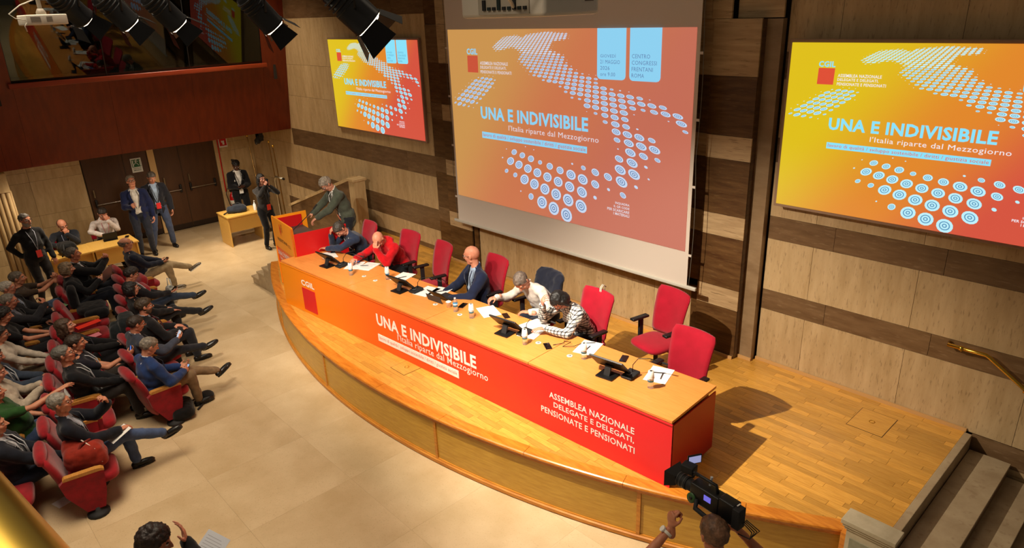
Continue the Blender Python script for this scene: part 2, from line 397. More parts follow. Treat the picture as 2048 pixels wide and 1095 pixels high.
# side faces of the projecting centre section and its pilaster
MB().box((-3.945, 7.52, 2.72), (.03, .20, 4.14)).build('centre_return', DARKC, wb)
MB().box((-3.84, 7.56, 2.72), (.18, .09, 4.14)).build('pilaster', mat('pilaster_stone', (150, 124, 92), .3, var=(130, 104, 74), var_scale=3, stretch=(1, 1, 3)), wb)
MB().box((-9.92, 7.53, 2.9), (.5, .10, 5.8)).build('pilaster', DARKC, wb)
for z0, z1, k in cc[1:]:
    if not k: band(-10.17, -9.80, z0, z1, 7.47, DARKS, 3)
# framed light panels below the projection screen
MB().box((-6.8, 7.46, 1.46), (4.66, .06, .06)).build('panel_frame', DARKC, wb)
for x in (-9.05, -4.57): MB().box((x, 7.46, 1.04), (.10, .07, .78)).build('panel_frame', DARKC, wb)
band(-8.99, -4.62, .655, 1.43, 7.46, TRAV, .94)
# left part of the wall
zl = [(0, .42, L), (.42, .74, D), (.74, 1.08, L), (1.08, 1.50, D), (1.50, 2.13, L), (2.13, 2.52, D), (2.52, 3.30, L), (3.30, 4.0, L), (4.0, 4.98, L), (4.98, 5.9, D)]
for z0, z1, k in zl:
    if k and z0 < 4:
        band(-16.6 if z0 < .5 else (-15.9 if z0 > 2 else -16.5), -10.2, z0, z1, 7.50, DARKS, 1.6)
        band(-18.4, -16.6 if z0 < .5 else (-15.9 if z0 > 2 else -16.5), z0, z1, 7.50, TRAV, 1.2)
    else: band(-18.4, -10.2, z0, z1, 7.50, DARKS if k else TRAV, 1.05, .4+z0 % .5)
# skirting
SK = plain((196, 150, 92), .5)
MB().box((-1.33-1.2, 7.605, S+.02), (2.4, .02, .04)).build('baseboard_right', SK, kind='structure')
MB().box((-3.84, 7.50, S+.02), (.2, .02, .04)).build('baseboard_pilaster', SK, kind='structure').name = 'baseboard_middle'
MB().box((-6.84, 7.38, S+.02), (5.8, .02, .04)).build('baseboard_back', SK, kind='structure')

# ================================================================== LEFT WALL, DOORS, BOOTH
XW = -18.4
wl = MB().box((XW-.2, 2.5, 1.5), (.3, 11, 3.0)).build('wall_left', plain((90, 70, 46), .9), kind='structure')
TRL = mat('travertine_side', (206, 178, 132), .45, var=(182, 152, 106), var_scale=2.6, stretch=(4, 4, .8), rand=.06, bump=(25, .1))
def lpanel(y0, y1, z0, z1, m=TRL, x=XW, th=.05):
    o = MB().box((0, 0, 0), (th, y1-y0-.004, z1-z0-.004)).build('stone_panel', m, wl); o.location = (x-th/2, (y0+y1)/2, (z0+z1)/2)
for z0, z1 in ((0, .72), (.72, 1.02), (1.02, 1.8), (1.8, 2.02), (2.02, 2.9)):
    for y0, y1 in ((1.3, 2.35), (2.35, 3.40)): lpanel(y0, y1, z0, z1)
    lpanel(6.48, 7.0, z0, z1); lpanel(7.0, 7.5, z0, z1)
    lpanel(-.4, .6, z0, z1, TRL, -15.95, .6); lpanel(.6, 1.33, z0, z1, TRL, -15.95, .6)
# fluted pilaster of vertical ribs at the near corner
fp = empty('fluted_pilaster', (-16.2, 1.52, 0), 0, 'tall fluted stone pilaster left of the desks', 'pilaster')
MB().box((-.05, 0, 1.05), (.5, .36, 2.1)).build('core', plain((140, 112, 76), .6), fp)
for k in range(4): MB().lathe([(.036, 0), (.036, 2.07), (.03, 2.1)], (.2, -.12+.085*k, 0), 10).build('flute', TRL, fp)
for k in range(3): MB().lathe([(.036, 0), (.036, 2.07), (.03, 2.1)], (.02+.08*k-.1, .18, 0), 10).build('flute', TRL, fp)
MB().box((-.03, 0, 2.285), (.56, .36, .36)).build('block', TRL, fp)
def pushbar(d, y0, y1, x):
    b = empty('panic_bar', (0, 0, 0)); b.parent = d
    MB().cyl((x, y0, 1.03), (x, y1, 1.03), .016, n=8).build('push_rail', CHROME, b)
    for y in (y0, y1): MB().box((x-.02, y, 1.06), (.06, .05, .20), bev=.01).build('bar_bracket', BLACK, b)
    MB().box((x-.02, y0, 1.3), (.03, .03, .18)).build('lever', plain((150, 140, 120), .3, 1), b)
for n, (y0, y1, ym) in enumerate(((3.42, 4.84, 4.30), (5.01, 6.46, 5.58))):
    d = empty('door_%d' % (n+1), (0, 0, 0), kind='structure')
    for a, b in ((y0, ym), (ym, y1)):
        MB().box((XW-.02, (a+b)/2, 1.24), (.05, b-a-.012, 2.42), bev=.004).build('leaf', DOORW, d)
        MB().box((XW+.005, (a+b)/2, .07), (.012, b-a-.02, .13)).build('kick_plate', plain((40, 26, 16), .4), d)
    MB().box((XW+.0, ym, 1.24), (.03, .02, 2.4)).build('edge_strip', plain((60, 38, 20), .4), d)
    if n == 0: pushbar(d, 3.52, 4.18, XW+.08)
    else: pushbar(d, 5.70, 6.32, XW+.08); pushbar(d, 5.10, 5.45, XW+.08)
MB().box((XW+.01, 4.925, 1.3), (.06, .15, 2.6)).build('trim_1', plain((214, 178, 122), .5), kind='structure')
# emergency-exit sign on the door
ex = empty('exit_sign', (XW+.02, 4.57, 1.80), 0, 'white emergency exit sign with green running figure on the brown door', 'sign')
MB().box((0, 0, 0), (.012, .24, .34)).build('plate', plain((225, 228, 222), .4), ex)
GRN = plain((20, 96, 52), .4)
MB().box((.008, 0, .05), (.004, .20, .18)).build('green_field', GRN, ex)
WS = plain((232, 235, 230), .4)
g = MB(); Y = .011
for (a, b, r) in (((.0, .07), (-.01, .03), .016), ((-.01, .03), (.03, -.01), .009), ((-.01, .03), (-.04, -.005), .009), ((.0, .065), (.045, .05), .007), ((.0, .065), (-.04, .07), .007), ((.03, -.01), (.045, -.04), .008), ((-.04, -.005), (-.06, -.02), .007)):
    g.cap((Y, a[0], a[1]+.05-.01), (Y, b[0], b[1]+.05-.01), r, r*.9, 1, flat=1)
g.ell((Y, .012, .135), (.006, .015, .015), sub=1); g.v = [(min(v[0], .0125), v[1], v[2]) for v in g.v]
g.build('running_figure', WS, ex)
MB().box((.011, -.075, .05), (.004, .022, .15)).box((.011, .085, .05), (.004, .016, .15)).build('doorway_bars', WS, ex)
for k, t in enumerate(('USCITA DI', 'EMERGENZA')):
    lettering(t, -.085, -.09-.042*k, .17, .028, lambda x, z: (.0075, x, z), plain((20, 60, 40), .5), ex)
# booth face leans out into the hall
def bx(z): return -15.93+(15.93-15.40)*(z-2.5)/(5.37-2.5)
bw = empty('wall_booth', (0, 0, 0), kind='structure')
def bplate(y0, y1, z0, z1, th=.06, m=REDWOOD, name='veneer_panel', dx=0, parent=bw):
    V = [(bx(z)+dx-t, y, z) for t in (0, th) for y, z in ((y0, z0), (y1, z0), (y1, z1), (y0, z1))]
    o = MB().add(V, [(0, 1, 2, 3), (7, 6, 5, 4), (0, 4, 5, 1), (1, 5, 6, 2), (2, 6, 7, 3), (3, 7, 4, 0)]).build(name, m, parent); return o
WY0, WY1, WZ0 = 2.16, 6.93, 4.07
for a, b in ((-1.2, .3), (.3, 1.75), (1.75, WY0)): bplate(a, b-.003, 2.5, 6.3)
for a, b in ((WY0, 3.75), (3.75, 5.34), (5.34, WY1)): bplate(a, b-.003, 2.5, WZ0)
bplate(WY1, 7.5, 2.5, 6.3)
MB().box((-17.15, 3.1, 2.56), (2.4, 8.8, .06)).build('soffit', plain((205, 190, 160), .8), bw)
MB().box((bx(WZ0)+.03, (WY0+WY1)/2, WZ0-.045), (.12, WY1-WY0+.12, .09), bev=.008).build('sill', mat('red_brown_sill', (146, 54, 18), .35, var=(126, 42, 12), var_scale=4, stretch=(4, .5, 4)), bw)
MB().box((-18.4, 4.3, 5.2), (.1, 7, 3)).box((-17, 4.3, 4.0), (2.6, 6, .06)).box((-17, 1.9, 5.2), (2.7, .06, 3)).box((-17, 7.2, 5.2), (2.7, .06, 3)).build('booth_interior', plain((38, 30, 22), .8), bw)
gw = empty('window_1', (0, 0, 0), kind='structure')
gm = bpy.data.materials.new('booth_glass'); gm.use_nodes = True; n_ = gm.node_tree.nodes; l_ = gm.node_tree.links; n_.clear()
oo = n_.new('ShaderNodeOutputMaterial'); mx = n_.new('ShaderNodeMixShader'); tr = n_.new('ShaderNodeBsdfTransparent'); gl = n_.new('ShaderNodeBsdfGlossy'); fr = n_.new('ShaderNodeFresnel')
fr.inputs[0].default_value = 1.5; tr.inputs[0].default_value = (.5, .55, .52, 1); gl.inputs['Roughness'].default_value = .01; gl.inputs['Color'].default_value = (.9, .95, .92, 1)
l_.new(fr.outputs[0], mx.inputs[0]); l_.new(tr.outputs[0], mx.inputs[1]); l_.new(gl.outputs[0], mx.inputs[2]); l_.new(mx.outputs[0], oo.inputs[0])
for a, b in ((WY0, 3.75), (3.75, 5.34), (5.34, WY1)): bplate(a+.008, b-.008, WZ0, 6.3, .012, gm, 'pane', -.03, gw)
for y in (WY0, 3.75, 5.34, WY1): bplate(y-.008, y+.008, WZ0, 6.3, .03, BLACK, 'mullion', -.02, gw)

# ================================================================== SLIDES
DM = np.array([[3.32908478e-02, -3.53983543e-02, 3.18537368e-01], [-4.88639092e-04, 1.80544539e-02, 6.62268917e-01], [-1.65506391e-02, -5.24924099e-02, 1.0]])
def lat(i, j):
    q = DM@np.array([i, j, 1.0]); return q[0]/q[2], q[1]/q[2]
dots = {}
for i, s_ in enumerate((.75, .75, .8, .5, .75, .8, 1, 1, .75, .3, .5)): dots[i, 0] = s_
for i in range(8): dots[i, 1] = .95
dots[8, 1] = .35; dots[0, 2] = .45; dots[1, 2] = .5
for i in range(2, 8): dots[i, 2] = 1
dots.update({(2, 3): .15, (3, 3): .55, (4, 3): 1, (5, 3): 1, (6, 3): 1, (8, -1): .75, (9, -1): .75, (10, -1): 1, (11, -1): .35, (6, -1): .25, (7, -1): .5, (2, -1): .15, (1, -1): .15, (-1, 0): .15, (-1, 1): .2,
 (10, -2): 1, (11, -2): 1, (12, -2): .2, (10, -3): .8, (11, -3): 1, (12, -3): .35, (10, -4): .2, (11, -4): 1, (12, -4): .8, (13, -4): .5, (10, -5): .7, (11, -5): 1, (12, -5): 1, (13, -5): 1,
 (10, -6): 1, (11, -6): 1, (12, -6): 1, (13, -6): .7, (10, -7): 1, (11, -7): .85, (12, -7): .3, (9, -7): .6, (9, -8): .9, (10, -8): 1, (11, -8): .85, (8, -8): .5, (7, -8): .15, (7, -9): 1, (8, -9): 1, (9, -9): 1, (10, -9): 1, (11, -9): 1,
 (12, -9): .2, (15, -9): .2, (16, -9): 1, (16, -8): .5, (6, -10): .5, (12, -10): .8, (13, -10): .55, (14, -10): .85, (15, -10): 1, (16, -10): 1, (5, -10): .45, (4, -11): .6, (13, -11): 1, (14, -11): 1, (15, -11): .85,
 (3, -12): .5, (12, -12): 1, (13, -12): .8, (14, -12): .2, (0, -13): .6, (10, -13): .55, (11, -13): .35, (12, -13): .2})
for i in range(7, 12): dots[i, -10] = 1
for i in range(5, 13): dots[i, -11] = 1
for i in range(4, 12): dots[i, -12] = 1
for i in range(1, 10): dots[i, -13] = 1
UP = [(-17.3, -24.1), (-17.5, -25.9), (-17.5, -27.9), (-17.2, -30.8), (-13.5, -32.2), (-10.7, -30.5), (-10.3, -32.6), (-7.4, -33.7), (-4.3, -34.8), (-2.0, -34.0), (1.3, -33.5), (1.8, -29.6), (-1.3, -28.3), (-1.6, -27.1), (-1.4, -25.8), (-1.5, -24.1), (-0.7, -23.5), (1.1, -22.4), (2.3, -21.4), (2.6, -19.4), (3.4, -18.4), (4.3, -17.3), (5.2, -16.3), (6.6, -15.6), (8.0, -15.5), (8.2, -14.9), (8.2, -11.4), (1.8, -11.9), (-0.9, -12.7), (-2.3, -14.0), (-3.3, -15.0), (-4.3, -16.0), (-5.4, -16.9), (-6.5, -17.9), (-7.3, -19.0), (-7.4, -20.1), (-7.9, -21.7), (-8.3, -22.5), (-9.8, -23.4), (-11.4, -24.4), (-12.8, -23.2), (-14.3, -22.1), (-15.3, -22.1)]
SA = [(-11.6, -11.7), (-9.4, -11.6), (-8.4, -9.5), (-9.2, -4.4), (-12.6, -3.4), (-13.7, -5.3), (-13.6, -10.4)]
def sd(P, x, y):
    d = 1e9; ins = False; n = len(P)
    for k in range(n):
        (ax, ay), (bx_, by_) = P[k], P[(k+1) % n]; t = max(0, min(1, ((x-ax)*(bx_-ax)+(y-ay)*(by_-ay))/((bx_-ax)**2+(by_-ay)**2+1e-9)))
        d = min(d, math.hypot(x-ax-t*(bx_-ax), y-ay-t*(by_-ay)))
        if (ay > y) != (by_ > y) and x < (bx_-ax)*(y-ay)/(by_-ay)+ax: ins = not ins
    return d if ins else -d
for PG, j0, j1 in ((UP, -38, -13), (SA, -13, -2)):
    for j in range(j0, j1):
        for i in range(-24, 12):
            s_ = sd(PG, i, j)
            if s_ > -.55 and (i, j) not in dots: dots[i, j] = min(1, max(.2, .55+s_*.9))
def emis(key, col, k=1.0):
    if key in MC: return MC[key]
    m = bpy.data.materials.new(key); m.use_nodes = True; b = m.node_tree.nodes['Principled BSDF']
    b.inputs['Base Color'].default_value = (.02, .02, .02, 1); b.inputs['Emission Color'].default_value = (*lin(col), 1); b.inputs['Emission Strength'].default_value = k; b.inputs['Roughness'].default_value = .5
    MC[key] = m; return m
def slide_mat(key, c0, c1, c2, k=1.0):
    m = bpy.data.materials.new(key); m.use_nodes = True; n = m.node_tree.nodes; l = m.node_tree.links; b = n['Principled BSDF']
    tc = n.new('ShaderNodeTexCoord'); sp = n.new('ShaderNodeSeparateXYZ'); l.new(tc.outputs['Generated'], sp.inputs[0])
    ma = n.new('ShaderNodeMath'); ma.operation = 'MULTIPLY_ADD'; ma.inputs[1].default_value = -.42; l.new(sp.outputs['Z'], ma.inputs[0]); l.new(sp.outputs['X'], ma.inputs[2])
    mr = n.new('ShaderNodeMapRange'); mr.inputs['From Min'].default_value = -.42; mr.inputs['From Max'].default_value = .75; l.new(ma.outputs[0], mr.inputs[0])
    rp = n.new('ShaderNodeValToRGB'); l.new(mr.outputs[0], rp.inputs[0]); rp.color_ramp.interpolation = 'EASE'
    rp.color_ramp.elements[0].position = .24; rp.color_ramp.elements[0].color = (*lin(c0), 1); rp.color_ramp.elements[1].color = (*lin(c2), 1); rp.color_ramp.elements[1].position = .9
    e = rp.color_ramp.elements.new(.60); e.color = (*lin(c1), 1)
    l.new(rp.outputs[0], b.inputs['Emission Color']); b.inputs['Emission Strength'].default_value = k
    b.inputs['Base Color'].default_value = (.05, .04, .04, 1)
    return m
def slide(parent, x0, z1, wd, ht, y, bg, pale, blue, dark, red, white):
    P = lambda u, v, d: (x0+u*wd, y-d, z1-v*ht)
    MB().box((x0+wd/2, y-.002, z1-ht/2), (wd, .006, ht)).build('slide_background', bg, parent)
    ml, mr_ = MB(), MB()
    for (i, j), s_ in dots.items():
        r = .415*s_ if s_ > .4 else .36*s_
        c = lat(i, j)
        if not (-.01 < c[0] < 1.0 and 0 < c[1] < .995): continue
        N = 14 if j > -14 else 8
        pts = [lat(i+r*math.cos(t), j+r*math.sin(t)) for t in np.arange(N)*2*math.pi/N]
        cl = lambda p: (min(max(p[0], 0), 1), min(max(p[1], 0), .999))
        ml.add([P(*cl(p), .008) for p in pts], [tuple(range(N))])
        if j > -22 and s_ > .4:
            for ra, rb in ((.66, .52), (.30, .16)):
                o_ = [lat(i+r*ra*math.cos(t), j+r*ra*math.sin(t)) for t in np.arange(N)*2*math.pi/N]; n2 = [lat(i+r*rb*math.cos(t), j+r*rb*math.sin(t)) for t in np.arange(N)*2*math.pi/N]
                mr_.add([P(*cl(p), .0105) for p in o_+n2], [(k, (k+1) % N, N+(k+1) % N, N+k) for k in range(N)])
    ml.build('dot_map', pale, parent, kind='stuff'); mr_.build('dot_rings', dark, parent, kind='stuff')
    def T(s, u0, v1, u1, v0, m, bold=.01): lettering(s, u0, v1, u1-u0, v0-v1, lambda u, v: P(u, v, .011), m, parent, bold)
    T('UNA E INDIVISIBILE', .157, .496, .646, .424, blue, .032)
    T("l'Italia riparte dal Mezzogiorno", .296, .553, .687, .514, white, .0)
    MB().slab([(x0+wd*.158, z1-ht*.608), (x0+wd*.641, z1-ht*.606), (x0+wd*.641, z1-ht*.572), (x0+wd*.158, z1-ht*.571)], y-.009, y-.006).build('text_strip', blue, parent)
    T('lavoro di qualità / sviluppo sostenibile / diritti / giustizia sociale', .163, .603, .636, .577, red, .0)
    T('CGIL', .100, .136, .155, .103, blue, .03)
    MB().slab([(x0+wd*.100, z1-ht*.235), (x0+wd*.154, z1-ht*.235), (x0+wd*.155, z1-ht*.142), (x0+wd*.101, z1-ht*.142)], y-.009, y-.006).build('logo_square', red, parent)
    T('ASSEMBLEA NAZIONALE', .167, .190, .304, .172, white); T('DELEGATE E DELEGATI,', .167, .214, .296, .196, white); T('PENSIONATE E PENSIONATI', .167, .237, .320, .220, white)
    for u0, u1 in ((.680, .781), (.795, .897)):
        r = .012; pr = [(u0, 0), (u0, .233-.02)]+[(u0+r-r*math.cos(t), .213+.02*math.sin(t)) for t in (.5, 1.0, 1.57)]+[(u1-r+r*math.cos(t), .213+.02*math.sin(t)) for t in (1.57, 1.0, .5, 0)]+[(u1, 0)]
        MB().slab([(x0+u*wd, z1-v*ht) for u, v in pr], y-.014, y-.006).build('date_card', blue, parent)
    def C(lines, u0, ws):
        for k, (s, w_) in enumerate(zip(lines, ws)):
            lettering(s, u0, .132+.0285*k, w_, -.018, lambda u, v: P(u, v, .0155), dark, parent, .0)
    C(('GIOVEDÌ', '21 MAGGIO', '2026', 'ore 9.00'), .692, (.055, .070, .034, .054)); C(('CENTRO', 'CONGRESSI', 'FRENTANI', 'ROMA'), .803, (.060, .082, .070, .042))
    for k, (s, u0) in enumerate((('INQUADRA', .753), ('IL QR CODE', .748), ('PER SCARICARE', .723), ('I MATERIALI', .747))):
        T(s, u0, .841+.0185*k, .806, .827+.0185*k, white, .02)
SB = emis('slide_blue', (140, 208, 240)); SP = emis('slide_pale', (196, 214, 238)); SD_ = emis('slide_ring', (96, 128, 172)); SR = emis('slide_red', (200, 82, 56)); SW = emis('slide_white', (222, 214, 222))
BGC = slide_mat('slide_centre', (200, 146, 78), (200, 114, 74), (193, 106, 84))
BGS = slide_mat('slide_side', (222, 190, 20), (224, 134, 40), (212, 82, 62))
TB = emis('tv_blue', (138, 226, 250)); TP = emis('tv_pale', (190, 240, 250)); TD = emis('tv_ring', (90, 150, 190)); TR = emis('tv_red', (222, 78, 52)); TW = emis('tv_white', (240, 236, 240))
# centre roll-down projection screen
YS = 7.12
k_ = YS/7.0
xs0, xs1, zt = -8.93*k_, -4.48*k_, 5-(5-4.73)*k_; zb = 5-(5-2.11)*k_
ps = empty('projection_screen', (0, 0, 0), 0, 'large grey roll-down projection screen showing the orange slide, at centre stage', 'projection screen')
GS = mat('screen_fabric', (204, 190, 176), .9, spec=.1)
MB().box(((xs0+xs1)/2, YS+.006, (1.60+6.6)/2), (xs1-xs0+.10, .006, 5.0)).build('screen_fabric', GS, ps)
slide(ps, xs0, zt, xs1-xs0, zt-zb, YS, BGC, SP, SB, SD_, SR, SW)
MB().box(((xs0+xs1)/2+.02, YS, 1.59), (xs1-xs0+.34, .04, .045), bev=.008).build('bottom_bar', plain((190, 184, 170), .5), ps)
for sx in (-1, 1):
    xb = (xs0+xs1)/2+sx*((xs1-xs0)/2+.05); P = [(xb+sx*(.025+.03*abs(math.sin((z-1.6)*1.9))), YS+.005, z) for z in np.linspace(1.62, 5.9, 60)]
    MB().tube(P, .004, 5).build('tension_cord', plain((90, 84, 74), .6), ps)
    for z in (2.02, 2.9, 3.7, 4.45, 5.3): MB().box((xb+sx*.02, YS, z), (.05, .008, .03)).build('cord_tab', GS, ps)
for nm, x0, lab, wd in (('left', -13.5, 'wide wall display left of the projection screen, glowing yellow to red slide', 3.13), ('right', -3.585, 'wide wall display right of the projection screen, cut by the picture edge', 3.12)):
    dsp = empty('wall_display', (0, 0, 0), 0, lab, 'display')
    y = 7.44; z1, z0 = 4.55, 2.79
    MB().box((x0+wd/2, y+.03, (z0+z1)/2), (wd+.07, .05, z1-z0+.07), bev=.006).build('frame', plain((150, 120, 96), .5), dsp)
    slide(dsp, x0, z1, wd, z1-z0, y, BGS, TP, TB, TD, TR, TW)

# ================================================================== TABLE (four desks in a row, one banner round the front)
TA = np.array([-10.15, 4.30]); TBv = np.array([-3.08, 4.72]); tdir = (TBv-TA)/np.linalg.norm(TBv-TA); tn = np.array([-tdir[1], tdir[0]]); TROT = math.atan2(tdir[1], tdir[0])
def tp(s, d, z=0): q = TA+tdir*s+tn*d; return (q[0], q[1], S+z)      # s along the table, d back from its front
cuts = [-.02, 1.80, 3.56, 5.32, 7.12]
lab = ['beech conference desk at the lectern end of the stage row', 'beech conference desk second from the lectern', 'beech conference desk third from the lectern', 'beech conference desk at the right end of the stage row']
for k in range(4):
    a, b = cuts[k], cuts[k+1]; L_ = b-a
    d = empty('conference_desk', tp((a+b)/2, .0), TROT, lab[k], 'table', 'beech desks in a row on the stage')
    MB().box((0, .40, .722), (L_-.006, .84, .028), bev=.003).build('tabletop', BEECH, d)
    for sx in (-1, 1): MB().box((sx*(L_/2-.05), .42, .355), (.03, .62, .70)).build('side_panel', BEECH, d)
    MB().box((0, .1, .5), (L_-.14, .02, .36)).build('modesty_panel', BEECH, d)
bn = empty('printed_banner', tp(3.55, -.03), TROT, 'printed orange to red banner wrapped round the front of the desks', 'banner')
def grad(key, stops, x0, x1):
    m = bpy.data.materials.new(key); m.use_nodes = True; n = m.node_tree.nodes; l = m.node_tree.links; b = n['Principled BSDF']
    tc = n.new('ShaderNodeTexCoord'); sp = n.new('ShaderNodeSeparateXYZ'); l.new(tc.outputs['Object'], sp.inputs[0]); mr = n.new('ShaderNodeMapRange')
    mr.inputs['From Min'].default_value = x0; mr.inputs['From Max'].default_value = x1; l.new(sp.outputs['X'], mr.inputs[0])
    rp = n.new('ShaderNodeValToRGB'); l.new(mr.outputs[0], rp.inputs[0]); el = rp.color_ramp.elements
    el[0].position, el[0].color = stops[0][0], (*lin(stops[0][1]), 1); el[1].position, el[1].color = stops[-1][0], (*lin(stops[-1][1]), 1)
    for p, c in stops[1:-1]: e = el.new(p); e.color = (*lin(c), 1)
    l.new(rp.outputs[0], b.inputs['Base Color']); b.inputs['Roughness'].default_value = .38; return m
BG = grad('banner_print', [(0, (240, 142, 18)), (.28, (238, 108, 26)), (.55, (228, 62, 28)), (.8, (232, 36, 38)), (1, (234, 32, 44))], -3.56, 3.56)
MB().box((0, .0, .355), (7.16, .008, .705)).build('front_sheet', BG, bn)
MB().box((0, -.006, .705), (7.165, .012, .014)).build('top_lip', BG, bn)
BRED = plain((186, 14, 22), .4)
MB().box((3.575, .42, .36), (.012, .80, .66)).build('end_sheet', BRED, bn)
MB().box((3.56, .012, .36), (.03, .03, .68)).build('corner_strip', plain((96, 12, 14), .5), bn)
MB().box((-3.575, .42, .36), (.012, .80, .66)).build('end_sheet', plain((238, 140, 24), .4), bn)
F_ = lambda x, z: (x-3.56, -.0065, z-.65)
BWH = plain((240, 236, 230), .5)
def BT(s, x0, z0, x1, z1, m=BWH, bold=.03, skew=0): lettering(s, x0, z0, x1-x0, z1-z0, lambda x, z: F_(x, z+skew*(x-x0)), m, bn, bold)
BT('CGIL', .575, 1.12, .945, 1.215, bold=.035)
MB().box((.76-3.56, -.008, .895-.65), (.37, .006, .37)).build('logo_square', plain((206, 30, 34), .5), bn)
BT('UNA E INDIVISIBILE', 2.52, 1.01, 4.50, 1.185, bold=.034)
BT("l'Italia riparte dal Mezzogiorno", 2.97, .885, 4.69, 1.01, bold=.004)
MB().box((3.345-3.56, -.0075, .82-.65), (1.65, .006, .105)).build('text_strip', BWH, bn)
lettering('lavoro di qualità / sviluppo sostenibile / diritti / giustizia sociale', 2.55, .79, 1.59, .062, lambda x, z: (x-3.56, -.0112, z-.65), plain((214, 70, 34), .5), bn, .0)
BT('ASSEMBLEA NAZIONALE', 5.64, 1.075, 6.73, 1.15, bold=.016); BT('DELEGATE E DELEGATI,', 5.70, .965, 6.73, 1.04, bold=.016); BT('PENSIONATE E PENSIONATI', 5.52, .855, 6.74, .93, bold=.016)

# ================================================================== LECTERN
lc = empty('lectern', (-10.62, 5.0, S), 0, 'red and orange lectern with the venue logo at the far end of the table', 'lectern')
def lw(p): return (p[0]+10.62, p[1]-5.0, p[2]-S)
ORG = plain((242, 150, 22), .42); REDL = plain((196, 16, 20), .42)
fa, fb = np.array([-11.08, 4.62]), np.array([-10.12, 4.50])
fd = (fb-fa)/np.linalg.norm(fb-fa); fnv = np.array([-fd[1], fd[0]]); fl_ = np.linalg.norm(fb-fa)
def lp(s, d, z): q = fa+fd*s+fnv*d; return lw((q[0], q[1], z))
def lbox(s0, s1, d0, d1, z0, z1, name, m, topslope=0):
    V = [lp(s, d, z+(topslope*(s-s0) if z == z1 else 0)) for z in (z0, z1) for d in (d0, d1) for s in (s0, s1)]
    return MB().add(V, [(0, 2, 3, 1), (4, 5, 7, 6), (0, 1, 5, 4), (2, 6, 7, 3), (0, 4, 6, 2), (1, 3, 7, 5)]).build(name, m, lc)
lbox(0, .98, 0, .025, 1.36, 1.88, 'logo_board', ORG)
lbox(.02, .96, .01, .03, .66, 1.35, 'front_board', grad('lectern_print', [(0, (238, 70, 20)), (1, (238, 128, 30))], -.5, .5))
lbox(.0, .02, -.002, .6, .66, 1.86, 'edge_trim', ORG)
lbox(.94, .98, -.002, .03, .66, 1.86, 'edge_trim', plain((240, 120, 30), .4))
lbox(.95, .975, .03, .92, .66, 1.76, 'side_board', REDL)
lbox(.02, .045, .03, .50, .66, 1.82, 'side_board', REDL)
lbox(.045, .95, .05, .50, 1.60, 1.63, 'reading_shelf', plain((70, 60, 56), .5))
lbox(.045, .95, .48, .50, .66, 1.60, 'back_board', REDL)
LL = lambda x, z: lp(x, -.003, z)
lettering('FRENTANI', .20, 1.50, .46, .055, LL, plain((60, 30, 20), .5), lc, .015)
lettering('CENTRO', .69, 1.515, .14, .026, LL, plain((150, 84, 40), .5), lc, .0); lettering('CONGRESSI', .68, 1.482, .16, .024, LL, plain((150, 84, 40), .5), lc, .0)
g = MB()
for s0, s1, t, c in ((.37, .43, -.05, 0), (.445, .475, -.0, 1), (.49, .515, .03, 1)):
    for h_ in range(3):
        g.add([LL(s0, 1.70+.05*h_+t*.3), LL(s1, 1.66+.05*h_+t), LL(s1, 1.70+.05*h_+t), LL(s0, 1.735+.05*h_+t*.3)], [(0, 1, 2, 3)], m=c)
g.build('leaf_emblem', [plain((206, 40, 24), .5), plain((176, 96, 40), .5)], lc)
LL2 = lambda x, z: lp(x, .006, z)
lettering('UNA E INDIVISIBILE', .06, 1.22, .86, .085, LL2, BWH, lc, .022); lettering("l'Italia riparte dal Mezzogiorno", .14, 1.13, .74, .06, LL2, BWH, lc, .015)
MB().tube([lp(.62, .12, 1.63), lp(.64, .14, 1.74), lp(.78, .34, 1.95), lp(.88, .46, 2.10)], .006, 6).cyl(lp(.87, .45, 2.09), lp(.91, .50, 2.16), .013, n=8).build('gooseneck_microphone', BLACKM, lc)

# ================================================================== OFFICE CHAIRS
def shell(mb, prof, hw, th, n=10, m=0, curve=.05, rnd=.10, top_taper=.93, sq=.16):
    # prof: list of (y, z) up the backrest centre; hw half width
    k = len(prof); V = []
    for side in (0, 1):
        for i, (y, z) in enumerate(prof):
            t = i/(k-1); wv = hw*(1-(1-top_taper)*t)
            e = min(t, 1-t); wv *= (1-sq*max(0, 1-e/.08)**2)
            for j in range(n+1):
                u = -1+2*j/n; cvy = curve*(u*u)
                edge = th/2*(1-.6*abs(u)**6)*(1-.6*max(0, 1-e/.08)**2)
                V.append((u*wv, y+cvy+(-edge if side == 0 else edge), z))
    F = []; st = n+1
    for side in (0, 1):
        o = side*k*st
        for i in range(k-1):
            for j in range(n): F.append((o+i*st+j, o+i*st+j+1, o+(i+1)*st+j+1, o+(i+1)*st+j))
    for i in range(k-1):
        F.append((i*st, (i+1)*st, k*st+(i+1)*st, k*st+i*st)); F.append((i*st+n, k*st+i*st+n, k*st+(i+1)*st+n, (i+1)*st+n))
    for j in range(n):
        F.append((j, k*st+j, k*st+j+1, j+1)); F.append(((k-1)*st+j, (k-1)*st+j+1, k*st+(k-1)*st+j+1, k*st+(k-1)*st+j))
    mb.add(V, F, m, True); return mb
